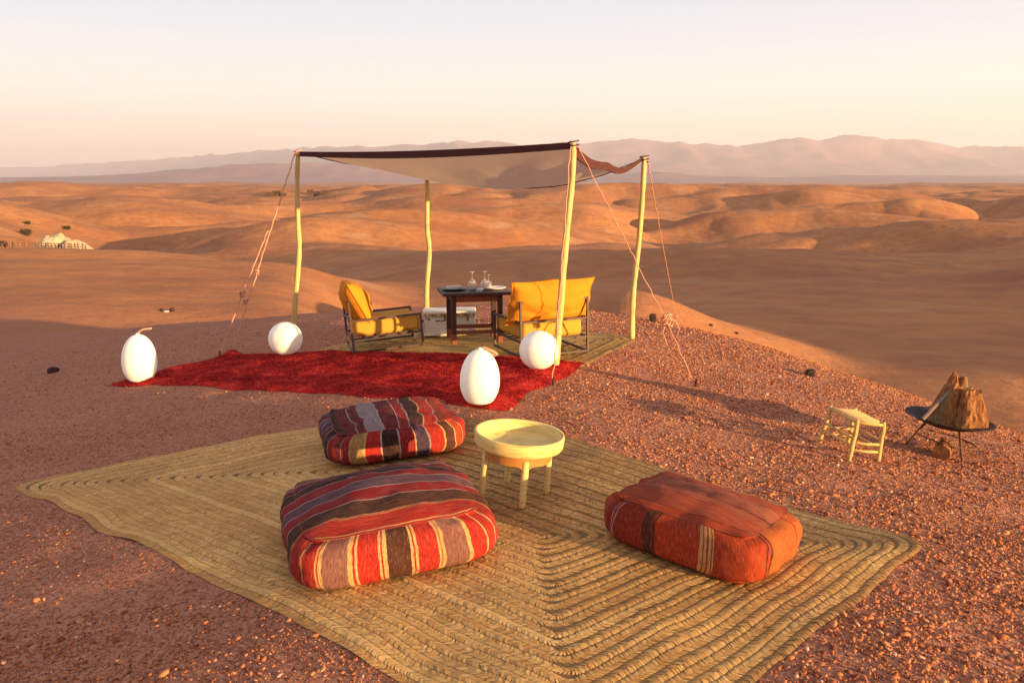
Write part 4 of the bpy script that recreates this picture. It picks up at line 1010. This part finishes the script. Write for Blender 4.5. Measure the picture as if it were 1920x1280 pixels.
fpts = [crest_pt(-20 + i * 6.2) for i in range(30)]; f0 = fpts[15]
root = thing('timber_fence', 'low row of dark timber fence posts in front of the pale spoil mound', 'fence', f0)
for q in fpts: MB().box(q - f0 + Vector((0, random.uniform(-.1, .1), .12)), (.06, .06, .42 + random.uniform(-.14, .16))).build('post', M_tim, root)
for h in (.12, .27): MB().tube([q - f0 + Vector((0, 0, h)) for q in fpts], .025, 5).build('rail', M_tim, root)
M_adobe = plain('dark_adobe', (.09, .045, .032), .95, .3, .5); M_void = plain('window_dark', (.02, .012, .01), .8)
def house(px, py, wpx, hpx, label):
    q = G(px, py); k = q.y / F; wd_, hh_ = wpx * k, max(2.2, hpx * k)
    root = thing('adobe_house', label, 'house', (q.x, q.y, q.z), R(random.uniform(-8, 8)), 'far low adobe houses')
    MB().box((0, 0, hh_ / 2 - .8), (wd_, wd_ * .7, hh_ + 1.6)).build('wall', M_adobe, root)
    rf = MB(); rf.box((0, 0, hh_ + .14), (wd_ + .5, wd_ * .7 + .5, .26)); rf.build('roof', M_tim, root)
    for i in range(3):
        x = wd_ * (-.3 + .3 * i); w_ = MB().box((x, -wd_ * .35 - .04, hh_ * .55), (wd_ * .09, .1, hh_ * .35)).build('window' if i != 1 else 'door', M_void, root)
for a in ((505, 368, 14, 7, 'low dark house at one end of the far cluster nearer the pale mound'), (519, 367, 15, 9, 'taller dark house in the middle of the far cluster nearer the pale mound'), (532, 368, 10, 6, 'smallest dark house of the far cluster nearer the pale mound'),
          (582, 365, 12, 9, 'tall dark house standing tallest in the far cluster nearer the canopy'), (596, 365, 14, 6, 'low dark house in the middle of the far cluster nearer the canopy'), (610, 364, 11, 7, 'low dark house at one end of the far cluster nearer the canopy')): house(*a)
m = Mt('dusty_leaf', .8, .2); m.col(m.mix(m.noise(m.obj(), 9., 3), (.045, .035, .018), (.09, .065, .03))); M_leaf = m.m
def shrub(px, py, r, label, seed):
    q = G(px, py); root = thing('shrub', label, 'shrub', q, 0, 'dark shrubs on the far dunes'); rg = np.random.default_rng(seed); n = 420
    d = rg.standard_normal((n, 3)); d /= np.linalg.norm(d, axis=1)[:, None]; rad = r * rg.random(n) ** .4 * (1 + .35 * fbm(d[:, 0] * 1.6 + seed, d[:, 1] * 1.6 + d[:, 2], 2, seed))
    c_ = d * rad[:, None] * np.array([1.15, 1, .7]) + np.array([0, 0, r * .62]); a = rg.standard_normal((n, 3)) * r * .13; b = rg.standard_normal((n, 3)) * r * .13
    mesh_np('crown', np.stack([c_ - a, c_ + a, c_ + b], 1).reshape(-1, 3), np.arange(n * 3).reshape(-1, 3), M_leaf, root, smooth=False)
    MB().tube([(0, 0, -.2), (.03 * r, 0, r * .4), (.1 * r, 0, r * .8)], [.09 * r, .06 * r, .03 * r], 7).build('trunk', M_tim, root)
for i, (px, py, k, lb) in enumerate(((50, 441, 9, 'round dark shrub on the lit dune above the fence'), (52, 421, 5, 'tiny dark shrub higher up the lit dune'), (126, 431, 6, 'small dark shrub on the slope behind the pale mound'), (5, 462, 8, 'dark shrub at the end of the timber fence'))):
    shrub(px, py, k * G(px, py).y / F, lb, 60 + i)
